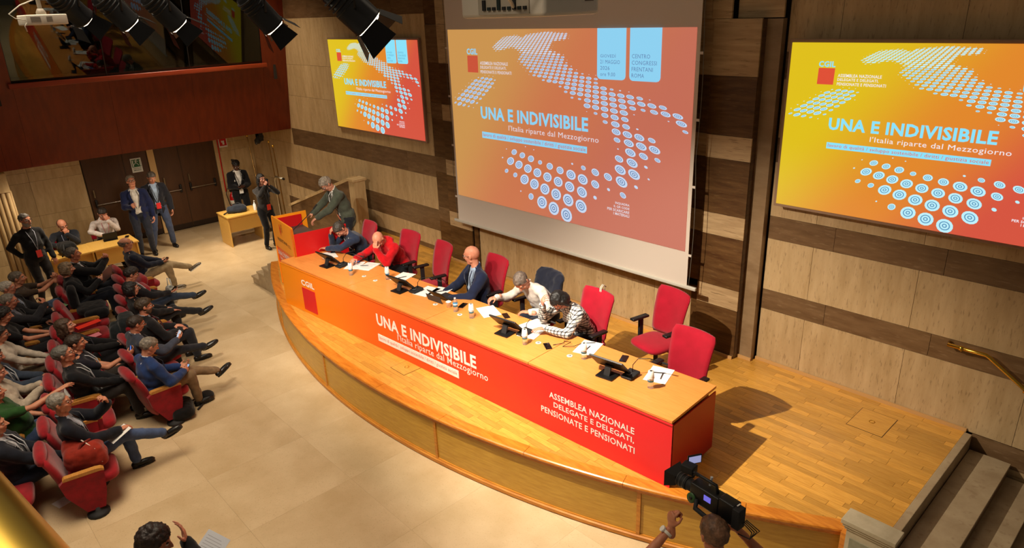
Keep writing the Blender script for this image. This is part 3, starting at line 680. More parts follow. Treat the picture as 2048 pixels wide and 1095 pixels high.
def make_chair(label, group):
    t = empty('office_chair', (0, 0, 0), 0, label, 'chair', group)
    shell(MB(), [(-.20-.10*q*q-.03*q, .50+.58*q) for q in np.linspace(0, 1, 12)], .235, .055, curve=.05, top_taper=1.14, sq=.09).build('backrest', REDF, t)
    s = MB(); V, F = ico(3); s.add([(.25*math.copysign(abs(v[0])**.5, v[0]), .245*math.copysign(abs(v[1])**.5, v[1])+.02, .455+.045*math.copysign(abs(v[2])**.7, v[2])) for v in V], F, 0, True)
    s.build('seat', REDF, t)
    MB().box((0, -.27, .62), (.07, .025, .45), rot=Matrix.Rotation(R(5), 4, 'X')).build('back_bracket', BLACKM, t)
    for sx in (-1, 1):
        a = MB().box((sx*.29, -.0, .56), (.035, .06, .26), bev=.006).box((sx*.25, 0, .43), (.12, .05, .02)).build('armrest_post', BLACKM, t)
        MB().box((sx*.29, .02, .69), (.075, .26, .03), bev=.012).build('armrest_pad', BLACK, t)
    MB().cyl((0, 0, .12), (0, 0, .41), .028, n=12).cyl((0, 0, .1), (0, 0, .14), .05, n=12).box((0, 0, .405), (.22, .26, .03)).build('gas_column', BLACKM, t)
    b = MB()
    for k in range(5):
        a = k*1.2566+.3; b.cyl((0, 0, .11), (.30*math.cos(a), .30*math.sin(a), .075), .028, .016, 8)
    bb = b.build('star_base', BLACKM, t)
    for k in range(5):
        a = k*1.2566+.3; c = (.30*math.cos(a), .30*math.sin(a)); MB().cyl((c[0]-.02, c[1], .032), (c[0]+.02, c[1], .032), .031, n=12).build('caster', BLACK, bb)
    return t
G_ = 'red office chairs behind the conference table'
ch0 = make_chair('red office chair behind the man in the blue shirt at the table', G_)
index_children()
chairs = [(-9.88, 5.52, 172, None), (-8.87, 5.66, 180, 'red office chair behind the man in the red hoodie'), (-8.04, 5.66, 170, 'empty red office chair between the red hoodie and the bald man in a navy suit'),
 (-6.95, 5.78, 172, 'red office chair behind the bald man in a navy suit'), (-5.97, 5.82, 170, 'red office chair hung with a dark jacket, behind the man in the white shirt'), (-5.07, 5.76, 174, 'red office chair behind the woman in the checked jacket'),
 (-4.42, 6.38, 168, 'empty red office chair pushed back, its seat and both armrests showing'), (-3.58, 5.58, 178, 'empty red office chair at the right end of the table')]
for k, (x, y, a, lb) in enumerate(chairs):
    if k == 0: ch0.location = (x, y, S); ch0.rotation_euler = (0, 0, R(a))
    else: dup(ch0, (x, y, S), R(a), lb, G_)
# ================================================================== THEATRE SEATS
def make_seat(label, group, up=False):
    t = empty('theatre_seat', (0, 0, 0), 0, label, 'seat', group)
    prof = [(-.18, .20), (-.20, .38), (-.23, .56), (-.27, .72), (-.31, .84), (-.33, .91)]
    shell(MB(), prof, .265, .10, curve=.03, top_taper=.95).build('backrest', REDV, t)
    V, F = ico(2)
    MB().add([(.25*math.copysign(abs(v[0])**.7, v[0]), -.325+.065*v[1], .885+.085*v[2]) for v in V], F, 0, True).build('head_roll', REDV, t)
    s = MB(); V, F = ico(3); s.add([(.25*math.copysign(abs(v[0])**.45, v[0]), .25*math.copysign(abs(v[1])**.45, v[1]), .07*math.copysign(abs(v[2])**.6, v[2])) for v in V], F, 0, True)
    if up: s.xf(Matrix.Translation((0, -.02, .62)) @ Matrix.Rotation(R(72), 4, 'X'))
    else: s.xf(Matrix.Translation((0, .06, .40)) @ Matrix.Rotation(R(4), 4, 'X'))
    s.build('seat_cushion', REDV, t)
    for sx in (-1, 1):
        P = [(-.24, .56), (-.21, .38), (-.07, .09), (.10, .09), (.15, .32), (.17, .57), (.17, .60), (-.2, .60)]
        sp = MB().slab([(p[0], p[1]) for p in P], sx*.275-.03, sx*.275+.03, 'yz').build('side_panel', REDV, t)
        A = [(-.20, .0), (-.18, .022), (.10, .022), (.15, .012), (.175, -.012), (.175, -.03), (.14, -.022), (-.20, -.02)]
        MB().slab([(p[0], p[1]+.62) for p in A], sx*.275-.032, sx*.275+.032, 'yz').build('armrest', mat('armrest_wood', (196, 140, 68), .4, var=(180, 122, 54), var_scale=12, stretch=(1, 8, 1)), t)
        MB().lathe([(.11, 0), (.11, .03), (.08, .05), (.04, .06), (.035, .11)], (sx*.275, .02, 0), 14).build('pedestal', BLACKM, t)
    return t
st_dn = make_seat('', 'red theatre seats'); st_up = make_seat('', 'red theatre seats', True)
st_dn.location = (0, 0, -30); st_up.location = (0, 0, -30)
index_children()
FY = R(-13)
ROW = {1: 1.72, 2: .84, 3: .02}
def seat_xy(row, x): return (x+{1: -.40, 2: -.36, 3: -.36}[row], ROW[row]+{1: .05, 2: .0, 3: .0}[row]-.235*(x+8)+.012*(x+11)**2*(-.5 if row == 1 else 0))
SEATS = [(1, x, 0) for x in (-8.85, -9.42, -9.99, -10.56, -11.13, -11.70, -12.27, -12.84, -13.41)]+[(2, x, 0) for x in (-7.62, -8.19, -8.78, -9.36, -9.93, -10.50, -11.07, -11.64, -12.21, -12.96, -13.56)]+[(3, x, 0) for x in (-7.75, -8.4, -9.0, -9.6, -10.17, -10.74, -11.31, -11.88, -12.50, -13.08)]
RT = 'red theatre seat '
seat_label = {(1, -8.85): RT+'under the man in the blue jacket, nearest of the front row', (1, -9.42): RT+'under the dark-haired man with the white phone, front row', (1, -9.99): RT+'under the brown-haired bearded man, front row', (1, -10.56): RT+'left free beside the black-haired woman, front row',
 (1, -11.13): RT+'under the woman in the black dress, front row', (1, -11.7): RT+'under the man in jeans holding a phone, front row', (1, -12.27): 'tipped-up red theatre seat nearer the man in jeans, front row', (1, -12.84): 'tipped-up red theatre seat next to the bald man in khaki trousers', (1, -13.41): RT+'under the bald man in beige trousers, far front-row end',
 (2, -7.62): 'red theatre seat holding the red bag, nearest of the second row', (2, -8.19): RT+'under the man in a black jacket and jeans', (2, -8.78): 'empty red theatre seat between the man in jeans and the white-badge man', (2, -9.36): RT+'under the man with the white badge, second row', (2, -9.93): RT+'under the man raising a lit phone', (2, -10.5): RT+'under the woman with long brown hair',
 (2, -11.07): 'empty red theatre seat with the pink leaflet on it', (2, -11.64): 'empty red theatre seat with the bright red leaflet on it', (2, -12.21): 'empty red theatre seat next to the woman reading grey paper', (2, -12.96): RT+'under the ash-blond woman reading a grey sheet', (2, -13.56): RT+'under the man with the clasped hands, second row',
 (3, -7.75): 'empty red theatre seat nearest the brass rail, third row', (3, -8.4): RT+'under the man in a dark suit by the brass rail', (3, -9.0): RT+'under the man in the green sweater', (3, -9.6): RT+'under the woman in the polka-dot skirt', (3, -10.17): RT+'under the man in the grey-blue jacket', (3, -10.74): RT+'under the man in the cream shirt',
 (3, -11.31): RT+'under the person in black short sleeves', (3, -11.88): RT+'under the man in a dark grey jacket, third row', (3, -12.5): RT+'under the white-haired man', (3, -13.08): RT+'under the man in jeans beside the fluted pilaster'}
for n, (row, x, u) in enumerate(SEATS):
    lb = seat_label.get((row, round(x, 2)), None) or 'red theatre seat in the audience rows'
    x_, y_ = seat_xy(row, x)
    dup(st_up if (row, x) in ((1, -12.27), (1, -12.84)) else st_dn, (x_, y_, 0), R({1: 3, 2: -8, 3: -9}[row]), lb, 'red theatre seats in the audience rows').scale = (1.03, 1.03, .88)
for o in (st_dn, st_up):
    for c in list(CH.get(o.name, [])): bpy.data.objects.remove(c)
    bpy.data.objects.remove(o)
# ================================================================== PEOPLE
def nrm(v): v = np.array(v, float); return v/np.linalg.norm(v)
def ik(a, b, l1, l2, pole):
    a, b = np.array(a, float), np.array(b, float); d = b-a; L_ = np.linalg.norm(d)
    if L_ > l1+l2-.01: b = a+d/L_*(l1+l2-.01); d = b-a; L_ = np.linalg.norm(d)
    if L_ < abs(l1-l2)+.02: b = a+d/L_*(abs(l1-l2)+.02); d = b-a; L_ = np.linalg.norm(d)
    u = d/L_; p = np.array(pole, float); p = p-u*(p@u); p /= np.linalg.norm(p)+1e-9
    x = (l1*l1-l2*l2+L_*L_)/(2*L_); h = math.sqrt(max(l1*l1-x*x, 0))
    return a+u*x+p*h, b
def remesh(mb, vox, smooth=2):
    me = bpy.data.meshes.new('r'); me.from_pydata(mb.v, [], mb.f)
    mods = [('REMESH', dict(mode='VOXEL', voxel_size=vox, use_smooth_shade=True))]
    if smooth: mods.append(('SMOOTH', dict(factor=.6, iterations=smooth)))
    out = evaluated(me, mods); bpy.data.meshes.remove(me)
    V = np.empty(len(out.vertices)*3); out.vertices.foreach_get('co', V); V = V.reshape(-1, 3)
    N = np.empty(len(out.vertices)*3); out.vertices.foreach_get('normal', N); N = N.reshape(-1, 3)
    F = [tuple(p.vertices) for p in out.polygons]; bpy.data.meshes.remove(out)
    return V, N, F
def wrinkle(V, N, amp, sc, seed=0):
    if amp == 0: return V
    o = Vector((seed*3.1, seed*1.7, seed*.9)); a = np.array([noise.noise(Vector(v)*sc+o)+.5*noise.noise(Vector(v)*sc*2.3+o) for v in V])
    return V+N*(a*amp)[:, None]
def cut(V, F, keep):
    c = V[np.array([f[0] for f in F])]*.25+V[np.array([f[1] for f in F])]*.25+V[np.array([f[2] for f in F])]*.25+V[np.array([f[-1] for f in F])]*.25
    k = keep(c); return [f for f, q in zip(F, k) if q], c[k]
def put(name, V, F, mats, parent, idx=None, label=None):
    used = sorted({i for f in F for i in f}); mp = {a: b for b, a in enumerate(used)}
    me = bpy.data.meshes.new(name); me.from_pydata(V[used].tolist(), [], [tuple(mp[i] for i in f) for f in F])
    for q in (mats if isinstance(mats, list) else [mats]): me.materials.append(q)
    if idx is not None: me.polygons.foreach_set('material_index', [int(i) for i in idx])
    me.polygons.foreach_set('use_smooth', [True]*len(F)); me.update()
    return link(name, me, parent, label=label)
def segd(P, a, b):
    a, b = np.array(a), np.array(b); d = b-a; t = np.clip(((P-a)@d)/(d@d+1e-9), 0, 1); return np.linalg.norm(P-a-t[:, None]*d, axis=1)
TH, SH, UA, FA = .43, .43, .285, .255
SHIFT = [(-0.116, 0.027), (-0.161, -0.055), (0.419, -0.544), (-0.134, 0.188), (-0.162, 0.169), (-0.484, 0.247), (0.126, -0.105), (-0.045, -0.24), (-0.044, -0.026), (0.352, -0.121), (0.374, -0.156), (0.037, 0.0), (0.021, 0.055), (0.046, -0.146), (-0.227, -0.168), (-0.263, 0.051), (-0.27, -0.026), (-0.367, -0.031), (-0.427, 0.099), (0.35, -0.14), (0.048, -0.034), (0.221, -0.005), (0.057, -0.078), (-0.187, -0.1), (0.048, -0.054), (-0.138, -0.072), (-0.245, -0.109), (-0.198, -0.079), (-0.174, -0.117), (-0.001, -0.151), (0.124, -0.162), (0.115, -0.034), (0.103, 0.074), (0.39, 0.032), (-0.011, -0.021), (0.955, 0.455), (0.086, 0.076)]
PEOPLE = []
def yaw_aud(l): return 'row' in l or 'bottom edge' in l or 'leaflet' in l
def hand_mb(W, d, n, right, curl, k=1.0, point=False):
    d = nrm(d); n = np.array(n, float); n = nrm(n-d*(n@d)); s = np.cross(d, n); s = s if right else -s    # s: towards the thumb
    m = MB(); B = np.array([d, s, n])
    m.cap(W-d*.05, W+d*.015, .029*k, .027*k); m.ell(W+d*.055*k, (.054*k, .043*k, .0165*k), B)
    for q in range(4):
        base = W+d*.092*k+s*(1.5-q)*.0205*k-n*.002; L_ = (.040, .045, .042, .033)[q]*k; r = (.0098, .0100, .0095, .0085)[q]*k
        c = curl*(.9+.12*q); a = c*.6; p = base-d*.02*k
        sp = s*(1.5-q)*.07
        if point and q == 0: a = 0; c = .05
        for ph in range(3):
            dr = nrm(d*math.cos(a)+n*math.sin(a)+sp*(math.cos(a))); ln = L_*(1.25, .75, .6)[ph]
            e = p+dr*ln; m.cap(p, e, r, r*.92, 1); p = e; r *= .92; a += c
    t0 = W+d*.022*k+s*.03*k; t1 = t0+nrm(d*.75+s*.75+n*.45)*.042*k; t2 = t1+nrm(d*(1-.4*min(curl, 1))+s*(.25-.5*min(curl, 1))+n*(.3+.5*min(curl, 1)))*.034*k
    m.cap(t0, t1, .0145*k, .0115*k, 1); m.cap(t1, t2, .0112*k, .0095*k, 1)
    return m, W+d*.085*k+n*.03*k
def person(label, pos, yaw, seat=True, hip=None, lean=0, side=0, twist=0, head=(0, 0, 0), hr=None, hl=None, er=(.6, -.4, -.7), el=(-.6, -.4, -.7), fr=None, flt=None, kr=(0, 1, .3), kl=(0, 1, .3), hc=(.35, .35), hn=(None, None), hd=(None, None),
           top=('sweater', (30, 30, 36)), shirt=(225, 225, 225), legs=(30, 32, 40), shoes=(18, 16, 16), hair=('short', (60, 42, 30)), skin=(214, 150, 120), glasses=None, lanyard=None, beard=None, fat=1.0, fem=False, sc=1.0, sleeves=1.0, vest=None, vox=.021, hvox=.0078, group=None, badge=(200, 40, 40), cut_v=.075, pat=None, sole=None, toe=None):
    sh = SHIFT[len(PEOPLE)] if len(PEOPLE) < len(SHIFT) else (0, 0); pos = (pos[0]+sh[0], pos[1]+sh[1], pos[2]); sc = sc*(1.10 if yaw_aud(label) else 1.04)
    root = empty('person', pos, R(yaw), label, 'person', group); zsc = .89 if yaw_aud(label) and 'bottom' not in label else 1.0; root.scale = (sc, sc, sc*zsc)
    hz = hip if hip is not None else (.50 if seat else .93)
    P = V3(0, 0, hz); w_ = .92 if fem else 1.0
    la, ls, tw = R(lean), R(side), R(twist)
    up0 = V3(math.sin(ls*.5), math.sin(la*.7), 1); up0 /= np.linalg.norm(up0)
    Wt = P+up0*.22
    up1 = nrm((math.sin(ls), math.sin(la*1.15), math.cos(la*1.15)*math.cos(ls)))
    N = Wt+up1*.27
    f0 = nrm(np.cross(up1, V3(1, 0, 0))); f0 = V3(math.sin(tw)*-1, math.cos(tw), 0)
    Rt = nrm(np.cross(f0, up1)); Fw = np.cross(up1, Rt); CB = np.array([Rt, Fw, up1])
    SR, SL = N+Rt*.183*w_-up1*.045, N-Rt*.183*w_-up1*.045
    if hr is None: hr = (.12, .34, hz+.10) if seat else (.27, .05, .80)
    if hl is None: hl = (-.12, .34, hz+.10) if seat else (-.27, .05, .80)
    ER, WR = ik(SR, hr, UA, FA, er); EL, WL = ik(SL, hl, UA, FA, el)
    HR, HL = P+V3(.095, 0, -.01), P+V3(-.095, 0, -.01)
    if fr is None: fr = (.13, .46, .09) if seat else (.12, .02, .09)
    if flt is None: flt = (-.13, .44, .09) if seat else (-.12, .0, .09)
    KR, AR = ik(HR, fr, TH, SH, kr); KL, AL = ik(HL, flt, TH, SH, kl)
    # --- body, one continuous figure
    b = MB()
    b.ell(P+V3(0, 0, .03), (.155*w_, .115, .12)); b.ell(Wt, (.135*w_, .10*fat, .15), CB); b.ell(N-up1*.17, (.150*w_, .105, .17), CB)
    b.cap(SL, SR, .052, .052); b.cap(N+up1*.03, SR, .05, .042); b.cap(N+up1*.03, SL, .05, .042); b.cap(N-up1*.05, N+up1*.07, .062*w_, .056*w_)
    for S_, E_, W_ in ((SR, ER, WR), (SL, EL, WL)): b.cap(S_, E_, .046, .038); b.cap(E_, W_, .041, .027)
    for H_, K_, A_ in ((HR, KR, AR), (HL, KL, AL)): b.cap(H_, K_, .082, .056); b.cap(K_, A_, .055, .038)
    Vb, Nb, Fb = remesh(b, .021 if sleeves > .9 else .015)
    ib = [0]*len(Fb); Vb = [Vb]; off = len(Vb[0]); Fall = list(Fb)
    sk = skinm(skin); hairm = mat('hair_%d_%d_%d' % hair[1], hair[1], .55, var=tuple(int(v*.6) for v in hair[1]), var_scale=30, stretch=(1, 1, 1), bump=(90, .5))
    # --- head
    hy, hp, ho = (R(q) for q in head)
    RH = Matrix.Rotation(0, 3, 'Z')
    MB_ = Matrix(CB.tolist()).transposed()            # body frame columns
    neck_up = nrm(up1*.55+V3(0, 0, .45))
    r0 = nrm(Rt-neck_up*(Rt@neck_up)); f1 = np.cross(neck_up, r0); B0 = Matrix(np.array([r0, f1, neck_up]).T.tolist())
    RH = B0 @ Matrix.Rotation(hy, 3, 'Z') @ Matrix.Rotation(-hp, 3, 'X') @ Matrix.Rotation(ho, 3, 'Y')
    RHn = np.array(RH)
    nb = N+up1*.06
    HC = nb+neck_up*.048+RHn@V3(0, .025, .085)
    hm = MB(); fx = .95 if fem else 1.0
    hm.ell((0, -.012, .028), (.078*fx, .098, .092), sub=3); hm.ell((0, .026, -.028), (.061*fx, .064, .086), sub=3); hm.cap((-.022, .040, -.085), (.022, .040, -.085), .030, .030)
    hm.cap((-.045, .0, -.065), (0, .055, -.092), .022, .022); hm.cap((.045, .0, -.065), (0, .055, -.092), .022, .022)
    hm.cap((0, .088, .018), (0, .112, -.022), .0095, .0145, 2); hm.cap((-.013, .098, -.028), (.013, .098, -.028), .009, .009, 1)
    hm.cap((-.034, .074, .030), (.034, .074, .030), .0165, .0165); hm.cap((-.042, .058, -.022), (-.03, .066, -.03), .022, .02); hm.cap((.042, .058, -.022), (.03, .066, -.03), .022, .02)
    hm.cap((-.018, .082, -.052), (.018, .082, -.052), .010, .010, 1); hm.cap((-.016, .080, -.064), (.016, .080, -.064), .010, .010, 1)
    for sx in (-1, 1): hm.ell((sx*.078*fx, -.008, -.004), (.009, .018, .031), sub=2); hm.ell((sx*.083*fx, -.014, .004), (.007, .013, .022), sub=2)
    hm.v = [tuple(RHn@np.array(v)+HC) for v in hm.v]
    hm.cap(nb-up1*.05, HC+RHn@V3(0, -.02, -.055), .058*w_, .052*w_)
    Vh, Nh, Fh = remesh(hm, hvox, 1)
    ch = np.array([Vh[list(f)].mean(0) for f in Fh]); lc_ = (ch-HC)@RHn
    ih = np.zeros(len(Fh), int)
    ih[(np.abs(lc_[:, 0]) < .026) & (np.abs(lc_[:, 2]+.058) < .009) & (lc_[:, 1] > .075)] = 1
    if hair[0] != 'none': ih[(np.abs(np.abs(lc_[:, 0])-.034) < .018) & (np.abs(lc_[:, 2]-.031) < .0055) & (lc_[:, 1] > .07)] = 2
    Fall += [tuple(i+off for i in f) for f in Fh]; ib += list(ih); Vb.append(Vh); off += len(Vh)
    em = MB()
    for sx in (-1, 1):
        em.ell((sx*.031, .0755, .009), (.0125, .0125, .0095), sub=2)
    ne = len(em.f)
    for sx in (-1, 1): em.ell((sx*.031, .0815, .007), (.0062, .0075, .0062), sub=2)
    Ve = np.array(em.v)@RHn.T+HC; Fall += [tuple(i+off for i in f) for f in em.f]; ib += [3]*ne+[4]*(len(em.f)-ne); Vb.append(Ve); off += len(Ve)
    # --- hands
    HB = []
    for q, (W_, E_, right) in enumerate(((WR, ER, True), (WL, EL, False))):
        d = hd[q] if hd[q] is not None else W_-E_
        n = hn[q] if hn[q] is not None else (0, 0.1, -1)
        if abs(nrm(d)@nrm(n)) > .95: n = (0, 1, .2)
        m, hp_ = hand_mb(W_, d, n, right, hc[q], .93 if fem else 1.0); HB.append(hp_)
        Vq, Nq, Fq = remesh(m, .0062, 1); Fall += [tuple(i+off for i in f) for f in Fq]; ib += [0]*len(Fq); Vb.append(Vq); off += len(Vq)
    put('body', np.vstack(Vb), Fall, [sk, plain(tuple(int(v*a) for v, a in zip(skin, (.82, .62, .62))), .5), hairm, plain((228, 222, 214), .3), plain((44, 30, 22), .2)], root, ib)
    # --- trousers
    g = .012; t = MB()
    t.ell(P+V3(0, 0, .02), (.176*w_, .136*max(fat, 1)*.98, .125)); t.cap(P+V3(-.06, 0, .0), P+V3(.06, 0, .0), .11, .11)
    for H_, K_, A_ in ((HR, KR, AR), (HL, KL, AL)):
        A2 = K_+(A_-K_)*.93; t.cap(H_, K_, .102, .077); t.cap(K_, A2, .075, .062)
    Vt, Nt, Ft = remesh(t, vox, 2); Vt = wrinkle(Vt, Nt, .010, 9, 1)
    put('trousers', Vt, Ft, cloth(legs), root)
    # --- shoes
    for q, (A_, K_) in enumerate(((AR, KR), (AL, KL))):
        f_ = V3(0.12 if q == 0 else -.12, 1, 0)
        if toe and toe[q] is not None: f_ = nrm(toe[q])
        elif A_[2] > .16:
            sh = nrm(A_-K_); f_ = nrm(V3(0, 1, 0)-sh*(sh[1])*1.0+sh*.35)
        else: f_ = nrm(f_)
        sd_ = nrm(np.cross(f_, nrm(K_-A_) if A_[2] > .16 else V3(0, 0, 1))); u_ = np.cross(sd_, f_)
        s_ = MB(); B = np.array([sd_, f_, u_])
        s_.ell(A_+f_*.06-u_*.045, (.040, .125, .034), B); s_.ell(A_+f_*.125-u_*.055, (.042, .065, .026), B); s_.ell(A_-f_*.02-u_*.04, (.036, .05, .042), B); s_.cap(A_-u_*.03, A_+u_*.02, .040, .038)
        s_.add([(A_+f_*(.05+.135*math.sin(a)*(1 if math.sin(a) > 0 else .85))+sd_*.040*math.cos(a)-u_*h_) for h_ in (.066, .082) for a in np.arange(14)*2*math.pi/14], [tuple(range(13, -1, -1)), tuple(range(14, 28))]+[(i, (i+1) % 14, 14+(i+1) % 14, 14+i) for i in range(14)], 1)
        sh_ = s_.build('shoe', [plain(shoes, .35), plain(sole or tuple(int(v*.7) for v in shoes), .6)], root)
    # --- top
    kind, colr = top; jk = kind in ('jacket', 'blazer'); G = .022 if jk else (.016 if kind in ('sweater', 'hoodie') else .011)
    def torso(mb, g, arms, slv=1.0, neck=False):
        mb.ell(P+V3(0, 0, .05), ((.168+g)*w_, .124+g+(.02 if fat > 1.1 else 0), .14)); mb.ell(Wt+Fw*.015*(fat > 1.05), ((.156+g)*w_*max(1, fat*.97), (.116+g)*fat, .17), CB); mb.ell(N-up1*.165, ((.168+g)*w_, .118+g, .18+g*.5), CB)
        mb.cap(SL, SR, .056+g, .056+g); mb.cap(N+up1*.012, SR, .050+g*.8, .052+g); mb.cap(N+up1*.012, SL, .050+g*.8, .052+g)
        if fem: mb.ell(N-up1*.19+Rt*.062+Fw*.085, (.062, .052, .062), CB); mb.ell(N-up1*.19-Rt*.062+Fw*.085, (.062, .052, .062), CB)
        if arms:
            for S_, E_, W_ in ((SR, ER, WR), (SL, EL, WL)):
                mb.cap(S_, S_+(E_-S_)*(1 if slv > .3 else .62), .056+g, .048+g)
                if slv > .3: mb.cap(E_, E_+(W_-E_)*(.97*slv), .048+g, (.037 if slv > .8 else .044)+g)
        return mb
    m = torso(MB(), G, True, sleeves)
    if jk or kind == 'coat': m.ell(P+V3(0, -.005, .0), (.182*w_, .145*max(fat, 1), .13)); 
    if jk and not seat: m.cap(P+V3(-.05, 0, -.07), P+V3(.05, 0, -.07), .135, .135)
    if kind == 'hoodie':
        m.cap(N-Fw*.075+Rt*-.06+up1*.01, N-Fw*.085+Rt*.06+up1*.01, .055, .055); m.cap(N-Rt*.07, N+Fw*.05+up1*.0, .035, .03); m.cap(N+Rt*.07, N+Fw*.05+up1*.0, .035, .03)
    elif kind in ('shirt', 'blazer', 'jacket', 'coat', 'polo'):
        for a in np.linspace(-2.2, 2.2, 9): pass
        ring = [N+up1*(.045-.035*math.cos(a))+Rt*.062*w_*math.sin(a)*1.05+Fw*(.06*math.cos(a)) for a in np.arange(16)*2*math.pi/16]
        for a_, b__ in zip(ring, ring[1:]+ring[:1]): m.cap(a_, b__, .017, .017, 1)
    Vt, Nt, Ft = remesh(m, vox, 2); Vt = wrinkle(Vt, Nt, .012 if not jk else .009, 11, 2)
    arms_ = [(SR+(ER-SR)*.25, ER), (ER, WR), (SL+(EL-SL)*.25, EL), (EL, WL)]
    tm_ = pat if pat else cloth(colr)
    if jk:
        def keep(c):
            q = (c-N)@CB.T; dA = np.min([segd(c, a, e) for a, e in arms_], axis=0); zz = q[:, 2]
            wv = np.where(zz > -.42, .012+cut_v*np.clip((zz+.42)/.34, 0, 1), .012+.05*np.clip((-.42-zz)/.15, 0, 1))
            if kind == 'jacket': wv = np.maximum(wv, cut_v*.8)
            op = (q[:, 1] > .03) & (np.abs(q[:, 0]) < wv) & (dA > .072+G)
            return ~op
        Fk, _ = cut(Vt, Ft, keep); put('jacket', Vt, Fk, tm_, root)
        sm_ = torso(MB(), .006, False)
        ring = [N+up1*(.055-.03*math.cos(a))+Rt*.060*w_*math.sin(a)+Fw*(.058*math.cos(a)) for a in np.arange(16)*2*math.pi/16]
        for a_, b__ in zip(ring, ring[1:]+ring[:1]): sm_.cap(a_, b__, .016, .016, 1)
        Vs, Ns, Fs = remesh(sm_, vox, 2); put('shirt', wrinkle(Vs, Ns, .008, 12, 4), Fs, cloth(shirt), root)
        cf = MB()
        for E_, W_ in ((ER, WR), (EL, WL)): u = nrm(W_-E_); cf.cyl(W_-u*.03, W_+u*.008, .037, .035, 12)
        cf.build('shirt_cuff', cloth(shirt), root)
        lp_ = MB()
        for sx in (-1, 1):      # lapels
            pts = []
            for zz, wv, wd in ((.03, .06, .02), (-.04, .085, .035), (-.12, .075, .055), (-.14, .07, .03), (-.25, .045, .03), (-.36, .015, .006)):
                dep = .118+G+.012-.45*max(0, zz+.06)-.10*max(0, -.2-zz)
                pts.append((N+Rt*sx*wv+Fw*(dep-.01)*(1 if zz < 0 else .75)+up1*zz, N+Rt*sx*(wv+wd)+Fw*(dep-.012)*(1 if zz < 0 else .75)+up1*zz))
            V_ = [p for pr in pts for p in pr]; lp_.add(V_, [(2*i, 2*i+1, 2*i+3, 2*i+2) for i in range(len(pts)-1)], 0, True)
        lp_.build('lapels', tm_, root, kind=None)
    else:
        put({'sweater': 'sweater', 'hoodie': 'hoodie', 'shirt': 'shirt', 'coat': 'coat', 'polo': 'shirt'}[kind], Vt, Ft, tm_, root)
    # --- hair
    st, hcol = hair
    if st != 'none':
        h = MB(); h.ell((0, -.014, .034), (.086*fx, .106, .096), sub=3)
        if st == 'long': h.ell((0, -.052, -.07), (.088, .062, .15), sub=3); h.cap((-.074, .0, .02), (-.082, .015, -.15), .028, .03); h.cap((.074, .0, .02), (.082, .015, -.15), .028, .03); h.cap((0, -.06, -.1), (0, -.055, -.2), .075, .05)
        if st == 'bob': h.ell((0, -.03, -.02), (.100, .085, .11), sub=3); h.cap((-.08, .0, .02), (-.082, .02, -.09), .026, .026); h.cap((.08, .0, .02), (.082, .02, -.09), .026, .026)
        if st == 'bun': h.ell((0, -.035, .055), (.09, .092, .075), sub=3); h.cap((0, -.09, .06), (.05, -.15, .05), .04, .03)
        if st == 'curly': h.ell((0, -.02, .045), (.105, .115, .105), sub=3); h.ell((0, -.05, -.01), (.1, .08, .09), sub=3)
        if st == 'volume': h.ell((0, .0, .062), (.085, .10, .080), sub=3)
        Vx, Nx, Fx = remesh(h, .0105, 1); Vx = wrinkle(Vx, Nx, .014 if st in ('curly', 'bun') else .008, 42, 5)
        ys = [-.2, -.06, -.015, .02, .05, .078, .2]; zs = {'short': [-.068, -.060, .0, .010, .052, .078, .09], 'volume': [-.07, -.06, -.01, .01, .05, .072, .085], 'receding': [-.066, -.055, .005, .02, .075, .112, .13], 'bald': [-.06, -.052, .002, .012, .05, .3, .3]}
        zz = zs.get(st, [-.9, -.9, -.9, -.12 if st in ('long', 'bob') else -.01, .05, .072, .08])
        if st in ('curly', 'bun'): zz = [-.09, -.08, -.03, .01, .05, .07, .08]
        def keep(c):
            k = c[:, 2] > np.interp(c[:, 1], ys, zz)
            if st == 'bald': k &= (c[:, 2] < .045-.25*(c[:, 1])) & (c[:, 1] < .04)
            if st in ('long', 'bob'): k &= ~((c[:, 1] > .03) & (np.abs(c[:, 0]) < .062) & (c[:, 2] < .062))
            return k
        Fx, _ = cut(Vx, Fx, keep)
        if Fx: put('hair', Vx@RHn.T+HC, Fx, hairm, root)
    if beard:
        h = MB(); h.ell((0, .022, -.035), (.069, .073, .093), sub=3); h.cap((-.02, .045, -.09), (.02, .045, -.09), .037, .037)
        Vx, Nx, Fx = remesh(h, .010, 1); Vx = wrinkle(Vx, Nx, .006, 50, 6)
        Fx, _ = cut(Vx, Fx, lambda c: (c[:, 2] < np.interp(c[:, 1], [-.1, .0, .05, .08, .12], [-.02, -.03, -.045, -.038, -.038])) & ~((np.abs(c[:, 0]) < .022) & (np.abs(c[:, 2]+.058) < .011) & (c[:, 1] > .05)) & (c[:, 1] > -.02))
        put('beard', Vx@RHn.T+HC, Fx, mat('beard_%d_%d_%d' % beard, beard, .8, bump=(90, .4)), root)
    if glasses is not None:
        gm_ = MB()
        for sx in (-1, 1):
            gm_.tube([(sx*.034+.025*math.copysign(abs(math.cos(a))**.7, math.cos(a)), .104-.02*abs(math.cos(a)*.5+sx*.5)**2*.6, .004+.019*math.copysign(abs(math.sin(a))**.7, math.sin(a))) for a in np.arange(12)*2*math.pi/12], .0028, 4, closed=True)
            gm_.tube([(sx*.060, .092, .010), (sx*.082, .06, .014), (sx*.084, -.012, .014)], .0026, 4)
        gm_.tube([(-.010, .108, .008), (.010, .108, .008)], .0026, 4)
        gm_.v = [tuple(RHn@np.array(v)+HC) for v in gm_.v]; gm_.build('glasses', plain(glasses, .3), root)
